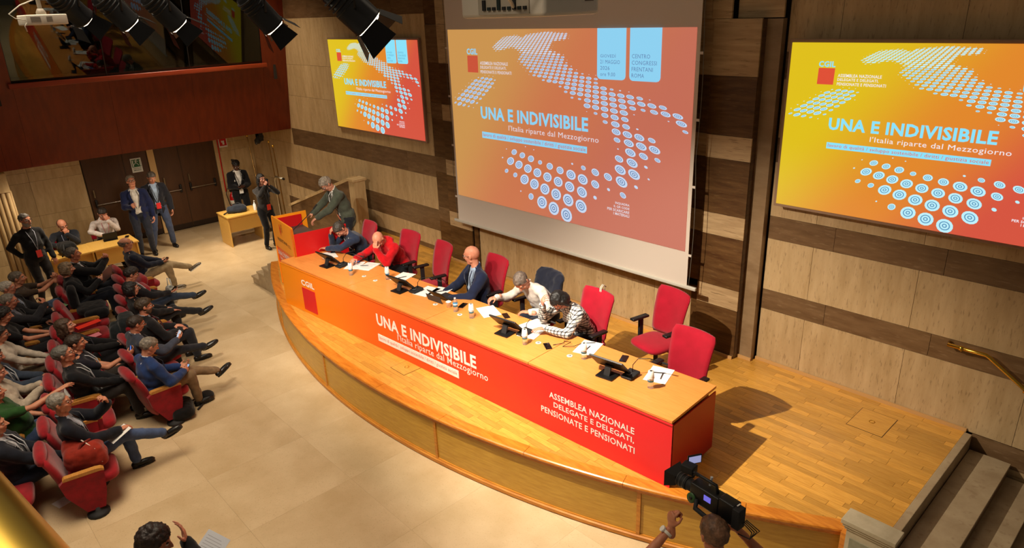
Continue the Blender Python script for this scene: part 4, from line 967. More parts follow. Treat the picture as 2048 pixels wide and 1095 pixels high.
    if lanyard is not None:
        D_ = .120+G; pts = []
        bot = N-up1*.36+Fw*(D_*fat+.012+(.04 if fem else 0))
        for sx in (-1, 1):
            MBl = MB(); a = N+up1*.04+Rt*sx*.055-Fw*.01; c_ = N-up1*.03+Rt*sx*.062+Fw*(D_*.72); d_ = N-up1*.15+Rt*sx*.04+Fw*(D_+.014+(.045 if fem else 0))
            MBl.tube([a, c_, d_, bot], .0055, 4).build('lanyard_strap', plain(lanyard, .6), root)
        bd = MB(); hh = (.07, .10)
        V_ = [bot+Rt*x*.045-up1*(z*.13)+Fw*y for y in (-.002, .004) for x, z in ((-1, 0), (1, 0), (1, 1), (-1, 1))]
        bd.add(V_, [(0, 3, 2, 1), (4, 5, 6, 7), (0, 1, 5, 4), (1, 2, 6, 5), (2, 3, 7, 6), (3, 0, 4, 7)]); bd.build('badge', plain(badge, .4), root)
    Mw = Matrix.Translation(pos) @ Matrix.Rotation(R(yaw), 4, 'Z') @ Matrix.Diagonal((sc, sc, sc*zsc, 1))
    root['_'] = 0; del root['_']
    PEOPLE.append((label, Mw@Vector(HC)))
    return dict(root=root, W=(WR, WL), E=(ER, EL), hr=Mw@Vector(HB[0]), hl=Mw@Vector(HB[1]), N=Mw@Vector(N), M=Mw, HC=Mw@Vector(HC), RH=RHn)
def phone(loc, rot, label, lit=None, group=None, col=(16, 16, 18), size=(.074, .15, .009)):
    t = empty('phone', loc, 0, label, 'phone', group); t.rotation_euler = rot
    MB().box((0, 0, 0), size, bev=.003).build('case', plain(col, .35), t)
    MB().box((0, 0, size[2]/2+.0006), (size[0]*.9, size[1]*.93, .001)).build('screen', emis('phone_lit_%d' % sum(lit), lit) if lit else plain((8, 8, 10), .08), t)
    return t
G1 = 'theatre audience'
X_R = dict(fr=(-.03, .80, .36), flt=(-.09, .46, .09), kr=(0, .2, 1))       # right leg crossed over the left
X_L = dict(flt=(.03, .80, .36), fr=(.09, .46, .09), kl=(0, .2, 1))
UPC = (.35, .35)
# ---- at the conference table (they face the hall, -y)
A9 = person('seated man in a blue-grey shirt at the table, chin propped on his fist, reading', (-9.72, 5.58, S), 178, hip=.54, lean=34, side=-4, head=(14, 38, 8), hr=(.10, .50, .96), er=(.35, .35, -1), hl=(.02, .62, .79), el=(-.8, .3, -.1), hc=(1.1, .3), hd=((-.25, .0, 1), (.9, .35, 0)), hn=((-.4, -1, .2), None),
    top=('shirt', (44, 56, 82)), legs=(28, 30, 40), hair=('short', (74, 66, 58)), skin=(205, 146, 120), glasses=None, lanyard=(216, 220, 228), badge=(220, 222, 228))
A10 = person('bald man in a bright red hoodie, cheek on his hand over papers', (-8.72, 5.74, S), 186, hip=.54, lean=32, side=2, head=(10, 40, -10), hl=(-.09, .50, .96), el=(-.35, .35, -1), hr=(.26, .62, .79), er=(.7, .1, -.5), hc=(1.0, .9), hd=((-.2, 1, 0), (.2, 0, 1)), hn=(None, (.4, -1, .2)),
    top=('hoodie', (206, 10, 24)), legs=(26, 28, 34), hair=('none', (60, 50, 44)), skin=(216, 152, 124), glasses=(60, 40, 34), fat=1.05)
A11 = person('bald man in a navy suit and light blue shirt, sitting upright and looking left', (-7.28, 6.20, S), 160, hip=.44, lean=6, head=(-42, 6, 0), hr=(.14, .42, .64), hl=(-.10, .44, .64), er=(.7, -.2, -.6), el=(-.7, -.2, -.6), top=('blazer', (26, 36, 66)), shirt=(176, 200, 232), legs=(28, 36, 60), hair=('none', (120, 100, 90)), skin=(214, 150, 122), glasses=(18, 18, 20), fat=1.12, sc=1.06, cut_v=.085)
A12 = person('grey-haired man in a white shirt bent over the table, writing', (-5.74, 5.78, S), 176, hip=.54, lean=34, side=6, head=(16, 38, 0), hr=(.36, .54, .80), er=(.7, .1, -.7), hl=(-.28, .52, .79), el=(-.7, .1, -.7), hc=(.9, .4), hd=((.25, 1, -.1), (.9, .5, 0)), top=('shirt', (226, 218, 208)), legs=(30, 34, 50), hair=('short', (120, 104, 92)), skin=(206, 146, 118), fat=1.08)
PLAID = bpy.data.materials.new('checked_fabric'); PLAID.use_nodes = True
def plaid_nodes(m):
    n = m.node_tree.nodes; l = m.node_tree.links; b = n['Principled BSDF']; b.inputs['Roughness'].default_value = .85
    tc = n.new('ShaderNodeTexCoord'); sp = n.new('ShaderNodeSeparateXYZ'); l.new(tc.outputs['Object'], sp.inputs[0]); outs = []
    for ax in ('X', 'Z', 'Y'):
        w_ = n.new('ShaderNodeMath'); w_.operation = 'MULTIPLY'; w_.inputs[1].default_value = 29 if ax != 'Y' else 21; l.new(sp.outputs[ax], w_.inputs[0])
        f_ = n.new('ShaderNodeMath'); f_.operation = 'FRACT'; l.new(w_.outputs[0], f_.inputs[0]); g_ = n.new('ShaderNodeMath'); g_.operation = 'LESS_THAN'; g_.inputs[1].default_value = .34; l.new(f_.outputs[0], g_.inputs[0]); outs.append(g_.outputs[0])
    a = n.new('ShaderNodeMath'); l.new(outs[0], a.inputs[0]); l.new(outs[1], a.inputs[1]); a2 = n.new('ShaderNodeMath'); a2.operation = 'MULTIPLY_ADD'; a2.inputs[1].default_value = .35; l.new(outs[2], a2.inputs[0]); l.new(a.outputs[0], a2.inputs[2])
    rp = n.new('ShaderNodeValToRGB'); mr = n.new('ShaderNodeMath'); mr.operation = 'MULTIPLY'; mr.inputs[1].default_value = .5; l.new(a2.outputs[0], mr.inputs[0]); l.new(mr.outputs[0], rp.inputs[0])
    rp.color_ramp.elements[0].color = (*lin((232, 230, 224)), 1); rp.color_ramp.elements[1].color = (.006, .006, .008, 1); e = rp.color_ramp.elements.new(.5); e.color = (*lin((120, 120, 122)), 1); l.new(rp.outputs[0], b.inputs['Base Color'])
plaid_nodes(PLAID)
A13 = person('black-haired woman in a black and white checked jacket, hand on her forehead', (-4.92, 5.62, S), 168, hip=.54, lean=30, side=-2, head=(6, 44, 0), hr=(.12, .50, 1.00), er=(.4, .4, -1), hl=(-.04, .56, .79), el=(-.8, .1, -.5), hc=(.7, .3), hd=((-.35, .1, 1), (.6, 1, 0)), hn=((-.3, -1, .1), None), top=('shirt', (200, 200, 200)), pat=PLAID, legs=(20, 20, 24), hair=('bob', (20, 17, 18)), skin=(212, 150, 126), glasses=(30, 20, 20), fem=True)
SPK = person('standing speaker with grey hair and a green-grey jacket leaning on the lectern', (-10.28, 5.62, S), 168, seat=False, lean=20, head=(8, 34, 0), hr=(.34, .46, 1.00), hl=(.02, .50, .99), er=(.8, -.3, -.2), el=(-.7, -.4, -.3), hc=(.5, .6), hd=((.1, 1, -.3), (.1, 1, -.5)), top=('jacket', (86, 92, 78)), shirt=(226, 224, 216), legs=(36, 38, 44), hair=('volume', (170, 156, 138)), skin=(210, 152, 124), glasses=(60, 50, 46), lanyard=(235, 235, 232), badge=(232, 120, 90), sc=1.02)
# ---- standing at the doors
person('standing man in a navy blazer and white shirt by the door, holding a phone', (-16.95, 4.10, 0), -110+12, seat=False, lean=-2, head=(10, -12, 0), hr=(.12, .36, 1.16), er=(.6, -.4, -.7), hl=(-.26, .06, .84), hc=(.8, .5), hd=((-.1, 1, .5), None), hn=((-.9, .1, .5), (1, 0, 0)), top=('jacket', (24, 34, 74)), shirt=(226, 222, 214), legs=(40, 44, 58), hair=('volume', (150, 142, 130)), skin=(214, 154, 126), glasses=(30, 28, 30), sc=1.03)
person('standing man in a dark blazer, pale blue shirt and jeans by the door', (-17.05, 4.72, 0), -92, seat=False, lean=2, head=(0, 24, 0), hr=(.26, .06, .82), hl=(-.28, .04, .80), fr=(.26, .08, .09), flt=(-.16, .04, .09), hc=(.4, .5), hn=((-1, 0, 0), (1, 0, 0)), top=('jacket', (34, 36, 46)), shirt=(170, 194, 226), legs=(70, 82, 112), hair=('volume', (110, 104, 98)), skin=(206, 146, 118), lanyard=(60, 60, 70), badge=(216, 40, 44), sc=1.03)
W6 = person('woman in a black suit standing behind the small desk, looking at her phone', (-17.12, 6.50, 0), -100, seat=False, lean=3, head=(0, 32, 0), hr=(.05, .26, 1.08), hl=(-.05, .26, 1.08), hc=(.6, .6), hd=((-.4, 1, .2), (.4, 1, .2)), hn=((-.3, 0, 1), (.3, 0, 1)), top=('blazer', (18, 18, 22)), shirt=(235, 232, 228), legs=(16, 16, 20), hair=('bun', (26, 20, 20)), skin=(82, 52, 40), fem=True, sc=.99, badge=(230, 230, 228), lanyard=(60, 60, 64))
W7 = person('woman with long black hair and a dark coat, raising a phone to her face', (-15.48, 6.32, 0), -82, seat=False, lean=2, head=(4, 0, 0), hr=(.06, .26, 1.50), er=(.7, .1, -.8), hl=(-.05, .26, 1.48), el=(-.7, .1, -.8), hc=(.7, .7), hd=((-.4, .3, 1), (.4, .3, 1)), hn=((-.8, 0, .2), (.8, 0, .2)), top=('coat', (44, 42, 42)), legs=(18, 18, 22), hair=('long', (20, 16, 16)), skin=(206, 150, 128), fem=True, lanyard=(50, 50, 54), badge=(224, 60, 40), sc=.97)
M1 = person('bearded grey-haired man in a black jacket standing by the fluted pilaster', (-15.62, 1.86, 0), -72, seat=False, lean=-3, head=(14, 4, 0), hr=(.15, -.12, .95), er=(1, -.6, 0), hl=(-.24, .12, .86), hc=(.5, .5), top=('coat', (22, 22, 24)), legs=(38, 34, 34), hair=('short', (112, 104, 96)), skin=(206, 146, 118), beard=(150, 142, 134), glasses=(50, 44, 42), lanyard=(190, 196, 214), badge=(226, 66, 60), fat=1.12, sc=1.0)
# ---- at the two left desks
person('bald man with glasses in a dark sweater at the left desk, hand to his mouth', (-16.72, 2.46, 0), -94, hip=.50, lean=22, head=(14, 4, 6), hl=(-.02, .46, .98), el=(-.5, .2, -1), hr=(.14, .56, .79), er=(.8, .2, -.2), hc=(.4, 1.1), hd=((-.8, 1, 0), (.2, .1, 1)), hn=(None, (.2, -1, .1)), top=('sweater', (34, 38, 48)), legs=(26, 28, 36), hair=('bald', (120, 110, 100)), skin=(208, 146, 118), glasses=(70, 40, 30), lanyard=(150, 156, 186), badge=(60, 60, 66))
T3 = person('dark-haired man in a white shirt at the left desk behind a tablet', (-16.90, 3.20, 0), -92, hip=.50, lean=22, head=(-4, 16, 0), hl=(-.03, .46, 1.00), el=(-.5, .2, -1), hr=(.16, .60, .79), er=(.8, .2, -.2), hc=(.4, 1.1), hd=((-.7, 1, 0), (.2, .1, 1)), hn=(None, (.2, -1, .1)), top=('shirt', (228, 218, 214)), legs=(30, 30, 36), hair=('volume', (44, 36, 32)), skin=(214, 152, 126), glasses=(24, 22, 24), lanyard=(190, 120, 130), badge=(200, 190, 196), fat=1.06, sc=1.04)
# ---- audience, front row
def aud(label, row, x, dy=.06, yaw=0, **k):
    x_, y_ = seat_xy(row, x); k.setdefault('hip', .43); k['lean'] = k.get('lean', -8)-{1: 5, 2: 9, 3: 9}[row]
    for q in ('hr', 'hl'):
        if q in k and k[q][2] < .9: k[q] = (k[q][0], k[q][1]-.09, k[q][2]-.08)
        elif q not in k: k[q] = (.12 if q == 'hr' else -.12, .30, .60)
    return person(label, (x_, y_+dy, 0), {1: 3, 2: -8, 3: -9}[row]+yaw, **k)
P21 = aud('grey-haired man in a blue jacket and khaki trousers, legs crossed, front-row end seat', 1, -8.85, yaw=6, lean=6, head=(-6, 26, 0), **X_L, hr=(.14, .42, .70), hl=(-.02, .44, .72), hc=(.5, .7), hn=((-1, 0, -.2), (.3, 0, 1)), top=('blazer', (36, 62, 116)), shirt=(206, 212, 222), legs=(136, 112, 82), hair=('short', (150, 140, 126)), skin=(206, 148, 120))
P20 = aud('man with dark hair and glasses in a grey jacket, holding a white phone, front row', 1, -9.46, yaw=2, lean=4, head=(-4, 14, 0), fr=(-.04, .82, .38), flt=(-.10, .46, .09), kr=(0, .2, 1), hr=(.14, .50, .80), hl=(-.06, .44, .62), hc=(.8, .5), hn=((-.6, 0, .8), None), top=('blazer', (62, 68, 84)), shirt=(220, 220, 222), legs=(24, 28, 38), hair=('short', (56, 42, 32)), skin=(204, 140, 112), glasses=(24, 22, 22))
aud('brown-haired man with glasses in a black jacket, half hidden in the front row', 1, -10.02, lean=-2, head=(-8, 8, 0), top=('blazer', (20, 20, 24)), shirt=(150, 156, 170), legs=(28, 28, 34), hair=('volume', (70, 52, 34)), skin=(204, 142, 114), glasses=(26, 24, 24), beard=(90, 66, 48), lanyard=(120, 40, 50), badge=(40, 40, 44))
P18 = aud('woman with black hair and glasses in a black dress and sandals, front row', 1, -10.98, lean=-8, head=(-10, 10, 0), fr=(-.03, .80, .34), flt=(-.09, .46, .09), kr=(0, .2, 1), hr=(.12, .42, .66), hl=(-.05, .40, .66), hc=(.15, .3), top=('sweater', (18, 17, 20)), legs=(26, 26, 30), hair=('bob', (22, 16, 18)), skin=(206, 146, 122), glasses=(26, 22, 22), fem=True)
P17 = aud('man with dark hair and jeans, holding a phone, legs crossed, front row', 1, -11.62, lean=-4, head=(-8, 22, 0), fr=(-.03, .82, .38), flt=(-.09, .46, .09), kr=(0, .2, 1), hr=(.14, .48, .72), hl=(-.06, .44, .66), hc=(.7, .5), hn=((-.3, 0, 1), None), top=('sweater', (24, 24, 30)), legs=(52, 66, 88), hair=('volume', (46, 36, 30)), skin=(206, 146, 120), glasses=(28, 24, 24), lanyard=(220, 222, 228), badge=(60, 62, 66))
P16 = aud('bald man in a navy sweater and beige trousers, far end of front row', 1, -13.35, yaw=-4, lean=-8, head=(-2, 2, 0), **X_L, hr=(.10, .42, .70), hl=(-.04, .44, .70), hc=(.7, .7), hn=((-.4, 0, 1), (.4, 0, 1)), top=('sweater', (24, 30, 48)), legs=(168, 146, 110), shoes=(96, 84, 66), sole=(220, 214, 200), hair=('bald', (130, 120, 108)), skin=(204, 146, 118), glasses=(24, 22, 24), sc=1.03)
# ---- audience, second row
P24 = aud('grey-haired man in a black jacket and jeans, chin in hand, beside the red bag', 2, -8.24, lean=0, head=(-10, 0, 0), **X_R, hl=(-.06, .34, .92), el=(-.6, .2, -1), hr=(.10, .46, .72), hc=(.5, 1.0), hd=((-.6, 1, 0), (.3, -.1, 1)), hn=(None, (.3, -1, 0)), top=('blazer', (20, 24, 36)), shirt=(196, 206, 224), legs=(76, 96, 136), hair=('short', (150, 142, 130)), skin=(204, 142, 112), glasses=(80, 44, 34))
P22 = aud('grey-haired man with glasses in a black sweater wearing a white badge, second row', 2, -9.34, lean=-2, head=(-8, -6, 0), hr=(.08, .46, .66), hl=(-.02, .42, .66), hn=(None, None), hc=(.4, .4), top=('sweater', (18, 20, 26)), legs=(44, 40, 38), hair=('short', (112, 108, 100)), skin=(204, 142, 114), glasses=(60, 28, 24), lanyard=(206, 210, 216), badge=(226, 224, 222), sc=1.04)
P29 = aud('dark-haired man in a dark T-shirt raising a lit phone, second row', 2, -9.90, lean=0, head=(-10, 6, 0), sleeves=.25, hr=(.10, .50, .86), er=(.6, .1, -1), hl=(-.12, .40, .64), hc=(.7, .5), hn=((-1, 0, .3), None), top=('polo', (24, 22, 36)), legs=(50, 44, 40), hair=('short', (58, 42, 32)), skin=(206, 144, 114), lanyard=(206, 210, 220), badge=(220, 50, 30))
P28 = aud('woman with long brown hair in a black jacket, second row', 2, -10.46, lean=-2, head=(-12, -2, 0), hr=(.08, .50, .74), hl=(-.04, .48, .74), hc=(.6, .6), top=('sweater', (18, 16, 20)), legs=(24, 22, 26), hair=('long', (84, 60, 42)), skin=(214, 156, 132), fem=True, lanyard=(60, 60, 70), badge=(210, 40, 50))
P27 = aud('woman with ash-blond hair reading a grey sheet of paper, second row', 2, -13.0, lean=-2, head=(8, 14, -6), hr=(.12, .40, .88), er=(.6, .1, -1), hl=(-.10, .38, .84), hc=(.8, .8), hn=((-1, .2, .2), (1, .2, .2)), top=('sweater', (16, 17, 22)), legs=(20, 24, 36), hair=('bob', (148, 124, 96)), skin=(210, 152, 128), fem=True)
P26 = aud('man with a grey crew cut in a black suit, hands clasped before his chin', 2, -13.62, lean=2, head=(-6, -4, 0), hr=(.03, .38, .92), hl=(-.03, .38, .92), er=(.7, .1, -1), el=(-.7, .1, -1), hc=(1.1, 1.1), hd=((-.5, .2, 1), (.5, .2, 1)), hn=((-1, 0, 0), (1, 0, 0)), top=('blazer', (20, 20, 24)), shirt=(210, 212, 220), legs=(22, 24, 34), hair=('short', (108, 98, 88)), skin=(196, 132, 104), sc=1.04)
# ---- audience, third row
aud('man in a brown-grey sweater and jeans, hands clasped, third row by the pilaster', 3, -13.15, lean=4, head=(-6, 2, 0), hr=(.03, .44, .98), hl=(-.03, .44, .98), er=(.7, .1, -1), el=(-.7, .1, -1), hc=(1.1, 1.1), hd=((-.5, .2, 1), (.5, .2, 1)), hn=((-1, 0, 0), (1, 0, 0)), top=('sweater', (70, 56, 44)), sleeves=.3, legs=(84, 104, 136), hair=('short', (124, 112, 98)), skin=(206, 146, 116))
P30 = aud('white-haired man with red-brown glasses in a black jacket, third row', 3, -12.62, lean=0, head=(-8, 4, 0), hr=(.10, .44, .68), hl=(-.03, .44, .68), hc=(.7, .7), top=('blazer', (26, 26, 30)), shirt=(150, 164, 190), legs=(26, 28, 36), hair=('short', (206, 198, 186)), skin=(214, 152, 126), glasses=(110, 34, 28))
aud('grey-haired man in a dark grey jacket, hand at his mouth, third row', 3, -11.98, lean=2, head=(-6, 12, 0), hr=(.02, .36, .94), er=(.6, .1, -1), hd=((-.4, -.1, 1), None), hn=((-.6, -1, 0), None), hc=(.9, .5), top=('jacket', (40, 40, 46)), shirt=(120, 124, 140), legs=(48, 48, 46), hair=('receding', (140, 130, 118)), skin=(204, 140, 114), glasses=(90, 30, 26))
P33 = aud('dark-haired person in a black short-sleeved top holding a phone, third row', 3, -11.42, lean=2, head=(-4, 16, 0), sleeves=.2, hr=(.06, .50, .74), hl=(-.04, .50, .74), hc=(.7, .7), top=('polo', (20, 20, 24)), legs=(30, 30, 34), hair=('curly', (30, 24, 22)), skin=(206, 146, 118))
aud('man with dark hair and glasses in a cream shirt, hands on his knees, third row', 3, -10.82, lean=4, head=(-4, 12, 0), hr=(.12, .52, .64), hl=(-.05, .52, .64), hc=(.4, .4), top=('shirt', (206, 192, 176)), legs=(110, 96, 76), hair=('short', (44, 34, 28)), skin=(204, 140, 112), glasses=(26, 24, 24))
P35 = aud('man in a grey-blue jacket with a red badge, phone in both hands, third row', 3, -10.2, lean=2, head=(-6, 18, 0), hr=(.08, .46, .72), hl=(-.06, .44, .72), hc=(.7, .7), top=('blazer', (56, 66, 84)), shirt=(200, 204, 212), legs=(30, 38, 54), hair=('short', (60, 50, 42)), skin=(204, 142, 116), lanyard=(210, 212, 218), badge=(214, 60, 40))
P36 = aud('woman in a pale top and polka-dot skirt with a notebook, third row', 3, -9.62, lean=-2, head=(-6, 16, 0), hr=(.08, .38, .84), hl=(-.06, .38, .84), hc=(.7, .7), top=('sweater', (196, 180, 160)), legs=(40, 34, 34), hair=('long', (110, 84, 58)), skin=(212, 154, 130), fem=True)
aud('man in a green sweater stretching an arm over the seat in front, third row', 3, -9.02, lean=-6, head=(-6, 0, 0), sleeves=.25, hr=(.10, .56, .98), er=(.5, .2, -.6), hl=(-.16, .34, .62), hc=(.3, .4), top=('sweater', (40, 82, 34)), legs=(60, 80, 116), hair=('short', (90, 74, 60)), skin=(206, 146, 116), fat=1.2)
aud('man in a dark suit with a red badge, third row near the brass rail', 3, -8.44, lean=0, head=(-6, 4, 0), hr=(.10, .46, .66), hl=(-.12, .40, .64), hc=(1.0, .5), top=('blazer', (24, 28, 40)), shirt=(220, 220, 226), legs=(26, 36, 54), hair=('short', (60, 50, 44)), skin=(206, 146, 118), lanyard=(220, 222, 228), badge=(214, 40, 40))
# ---- bottom edge of the picture
P15 = person('dark curly-haired person at the bottom edge, hand on the forehead', (-5.02, .62, 0), 8, hip=.50, lean=10, head=(-30, 14, 0), hr=(.14, .30, 1.12), er=(.8, -.2, -.8), hc=(.3, .4), hd=((-.3, .1, 1), None), hn=((-.5, -1, 0), None), top=('sweater', (24, 22, 24)), legs=(24, 26, 32), hair=('curly', (44, 28, 22)), skin=(206, 146, 122))
person('person in dark clothes beside the curly-haired one, reading a leaflet, knees crossed', (-5.62, .50, 0), 0, hip=.50, lean=-8, head=(0, 22, 0), **X_R, hr=(.10, .48, .80), hl=(-.10, .46, .78), hc=(.7, .7), top=('sweater', (30, 30, 34)), legs=(22, 24, 30), hair=('short', (60, 46, 36)), skin=(206, 146, 122))
# ---- camera operator
OPR = person('shaven-headed camera operator with a wristwatch, seen from behind at the stage front', (-1.80, 3.22, 0), 58, seat=False, lean=6, head=(0, 10, 0), hl=(-.19, .30, 1.53), el=(-1, -.3, -.8), hr=(.24, .22, 1.48), er=(.7, -.2, -1), hc=(.9, 1.6), hd=((-.6, .6, .6), (.1, .3, 1)), hn=((-.6, -.3, .4), (1, .3, .1)), top=('polo', (196, 190, 178)), sleeves=.2, legs=(50, 52, 60), hair=('short', (128, 90, 64)), skin=(196, 132, 98), hvox=.0062, vox=.016, sc=1.03)
for o in (OPR['root'],): pass
# ================================================================== THINGS ON THE CONFERENCE TABLE
TZ = .7365
GLB = bpy.data.materials.new('clear_plastic'); GLB.use_nodes = True
_b = GLB.node_tree.nodes['Principled BSDF']; _b.inputs['Base Color'].default_value = (.9, .95, 1, 1); _b.inputs['Roughness'].default_value = .05; _b.inputs['Transmission Weight'].default_value = .9; _b.inputs['IOR'].default_value = 1.2; _b.inputs['Alpha'].default_value = .75
LBL = plain((60, 150, 205), .4); CUPM = plain((238, 232, 220), .6)
def bottle(p, label):
    t = empty('water_bottle', p, 0, label, 'bottle', 'small water bottles on the conference table')
    MB().lathe([(.028, 0), (.031, .006), (.031, .05), (.029, .06), (.031, .07), (.031, .13), (.024, .155), (.012, .172), (.012, .178)], n=14).build('body', GLB, t)
    MB().lathe([(.0318, .072), (.0318, .118)], n=14).build('label', LBL, t)
    MB().lathe([(.0325, .095), (.0325, .108)], n=14).build('label_stripe', plain((232, 238, 244), .4), t)
    MB().lathe([(.014, .176), (.014, .19)], n=10).build('cap', plain((235, 235, 240), .4), t)
    return t
def cup(p, label, inv=True):
    t = empty('paper_cup', p, 0, label, 'cup', 'white paper cups on the conference table')
    pr = [(.036, 0), (.036, .004), (.027, .078), (.0, .078)] if inv else [(.026, 0), (.035, .078), (.037, .08), (.033, .078), (.025, .004)]
    MB().lathe(pr, n=16).build('cup_wall', CUPM, t)
    MB().tube([((.036 if inv else .036)*math.cos(a), .036*math.sin(a), .002 if inv else .079) for a in np.arange(16)*2*math.pi/16], .002, 4, closed=True).build('rolled_rim', CUPM, t)
    return t
BT_ = [(1.46, .31, 'beside the red hoodie man, nearest the lectern'), (2.04, .55, 'behind the first touch screen pair'), (3.68, .40, 'beside the open paper cup'), (3.99, .39, 'in front of the man writing'), (5.0, .28, 'in front of the woman in the checked jacket'), (5.74, .43, 'on the paper of the empty place'), (6.63, .37, 'nearest the right end of the table')]
for k, (a, b, l) in enumerate(BT_):
    bottle(tp(a, b, TZ), 'clear water bottle with blue label '+l)
    if k != 2: cup(tp(a, b, TZ+.112), 'white paper cup upturned on the bottle '+l)
cup(tp(3.51, .43, TZ), 'white paper cup standing open beside the folding tablet', False)
def monitor(s_, d_, rz, label):
    t = empty('touch_monitor', tp(s_, d_, TZ), TROT+R(rz), label, 'monitor', 'black tilting monitors on the conference table')
    MB().box((0, .0, .008), (.20, .17, .016), bev=.005).build('base_plate', BLACK, t)
    MB().box((0, .0, .06), (.07, .02, .11), rot=Matrix.Rotation(R(-20), 4, 'X')).cyl((-.05, .03, .10), (.05, .03, .10), .014, n=10).build('hinge_arm', BLACKM, t)
    Rm = Matrix.Rotation(R(-46), 4, 'X')
    MB().box((0, .04, .125), (.40, .25, .022), rot=Rm, bev=.006).build('screen_case', BLACK, t)
    u = Rm @ Vector((0, 0, .0125)); MB().box((u.x, .04+u.y, .125+u.z), (.37, .21, .002), rot=Rm).build('screen_glass', plain((20, 24, 30), .06), t)
    return t
MON = [(.83, .30, 'nearest the lectern'), (2.55, .37, 'in front of the empty chair'), (4.63, .33, 'between the man writing and the woman in checks'), (6.16, .29, 'near the right end of the table')]
def micro(s_, d_, rz, label):
    t = empty('gooseneck_microphone', tp(s_, d_, TZ), TROT+R(rz), label, 'microphone', 'gooseneck microphones on the conference table')
    MB().box((0, 0, .02), (.13, .17, .035), bev=.008, rot=Matrix.Rotation(R(8), 4, 'X')).build('base', BLACKM, t)
    MB().box((0, -.03, .042), (.05, .04, .006), rot=Matrix.Rotation(R(8), 4, 'X')).build('talk_button', plain((70, 74, 80), .4), t)
    MB().tube([(0, .03, .03), (0, .04, .12), (.04, .07, .19), (.14, .13, .20), (.26, .19, .17)], .0045, 6).build('gooseneck', BLACK, t)
    MB().cyl((.255, .188, .171), (.31, .21, .155), .010, .010, 8).build('capsule', BLACKM, t)
    return t
for a, b, l in MON:
    monitor(a, b, 4, 'black tilted monitor on a flat foot, '+l); micro(a+.19, b+.14, 0, 'black gooseneck microphone beside the monitor '+l)
lt = empty('folding_tablet', tp(3.23, .55, TZ), TROT+R(2), 'dark tablet with folio stand and keyboard in front of the bald man in navy', 'tablet')
MB().box((.02, .11, .006), (.27, .15, .010), bev=.003).build('keyboard', BLACKM, lt)
kb = MB()
for i in range(11):
    for j in range(4): kb.box((-.095+.023*i, .06+.027*j, .0125), (.018, .020, .003))
kb.build('keys', plain((44, 44, 48), .5), lt, kind='stuff')
Rm = Matrix.Rotation(R(-48), 4, 'X'); MB().box((0, -.06, .075), (.28, .20, .010), rot=Rm, bev=.003).build('tablet_body', BLACK, lt)
u = Rm @ Vector((0, 0, .006)); MB().box((u.x, -.06+u.y, .075+u.z), (.26, .18, .001), rot=Rm).build('screen', plain((40, 60, 70), .08), lt)
MB().box((0, -.13, .05), (.28, .006, .11), rot=Matrix.Rotation(R(20), 4, 'X')).build('folio_stand', plain((50, 52, 56), .6), lt)
def paper(loc, rz, label, size=(.21, .297), m=None, tilt=(0, 0), lines=True, name='paper_sheet'):
    t = empty(name, loc, 0, label, 'paper'); t.rotation_euler = (R(tilt[0]), R(tilt[1]), rz)
    MB().box((0, 0, .0012), (size[0], size[1], .0022)).build('sheet', m or PAPER, t)
    if lines:
        g = MB()
        for k in range(9): g.box((-.02+.01*(k % 3), size[1]*.36-k*size[1]*.08, .0028), (size[0]*(.62+.08*((k*7) % 3)), .004, .0006))
        g.build('print_lines', plain((150, 150, 156), .8), t, kind='stuff')
    return t
PP = [(1.36, .69, 20, 'printed white sheet before the red hoodie man'), (1.16, .58, 34, 'second white sheet overlapping the one before the red hoodie man'), (.40, .60, 70, 'white sheet under the arm of the man in the blue-grey shirt'), (2.15, .74, 15, 'white sheet at the empty place left of the bald man in navy'),
      (3.02, .70, 18, 'white sheet beyond the folding tablet'), (2.86, .60, 10, 'white sheet half under the folding tablet'), (4.02, .66, 64, 'white sheet the man in the white shirt writes on'), (4.74, .72, -10, 'white sheet under the hand of the woman in checks'), (4.86, .56, 12, 'lower white sheet before the woman in checks'), (5.62, .66, 14, 'white sheet with a pen at the first empty place'), (6.56, .64, 14, 'white sheet with crossed pens near the right end of the table')]
for k, (a, b, r, l) in enumerate(PP): paper(tp(a, b, TZ+.001+.0025*(k in (1, 8))), TROT+R(r), l, lines=k in (0, 1, 7, 8), size=(.235, .33))
def pen(loc, rz, label, tilt=0, col=(16, 18, 30)):
    t = empty('pen', loc, 0, label, 'pen', 'pens on the conference table'); t.rotation_euler = (0, R(tilt), rz)
    MB().cyl((-.065, 0, .005), (.055, 0, .005), .0048, n=8).build('barrel', plain(col, .3), t); MB().cyl((.055, 0, .005), (.07, 0, .005), .0045, .001, 8).build('tip', CHROME, t)
    MB().box((-.045, 0, .0105), (.035, .003, .002)).build('clip', CHROME, t)
    return t
for a, b, r, l in ((1.30, .66, 40, 'dark pen on the sheets before the red hoodie man'), (2.17, .72, 70, 'dark pen on the sheet at the place left of the tablet'), (3.02, .70, 60, 'dark pen on the sheet beyond the tablet'), (4.84, .62, 80, 'dark pen on the papers before the woman in checks'), (5.63, .64, 100, 'dark pen on the sheet at the first empty place'), (6.55, .67, 30, 'dark pen near the right end, its tip toward the bottle'), (6.60, .63, 110, 'dark pen crossing another near the right end of the table')):
    pen(tp(a, b, TZ+.0055), TROT+R(r), l)
for a, b, r, l in ((4.29, .70, 60, 'dark phone beside the sheet of the man writing'), (5.24, .40, 55, 'dark phone with a cable before the woman in checks'), (6.08, .70, 20, 'dark phone beyond the right-hand monitor'), (.30, .74, 60, 'dark phone beside the man in the blue-grey shirt'), (1.02, .72, 60, 'blue-screened phone left of the red hoodie man\'s papers'), (3.62, .58, 20, 'dark phone beside the open paper cup')):
    phone(tp(a, b, TZ+.005), (0, 0, TROT+R(r)), l, lit=(70, 110, 160) if 'blue-screened' in l else None)
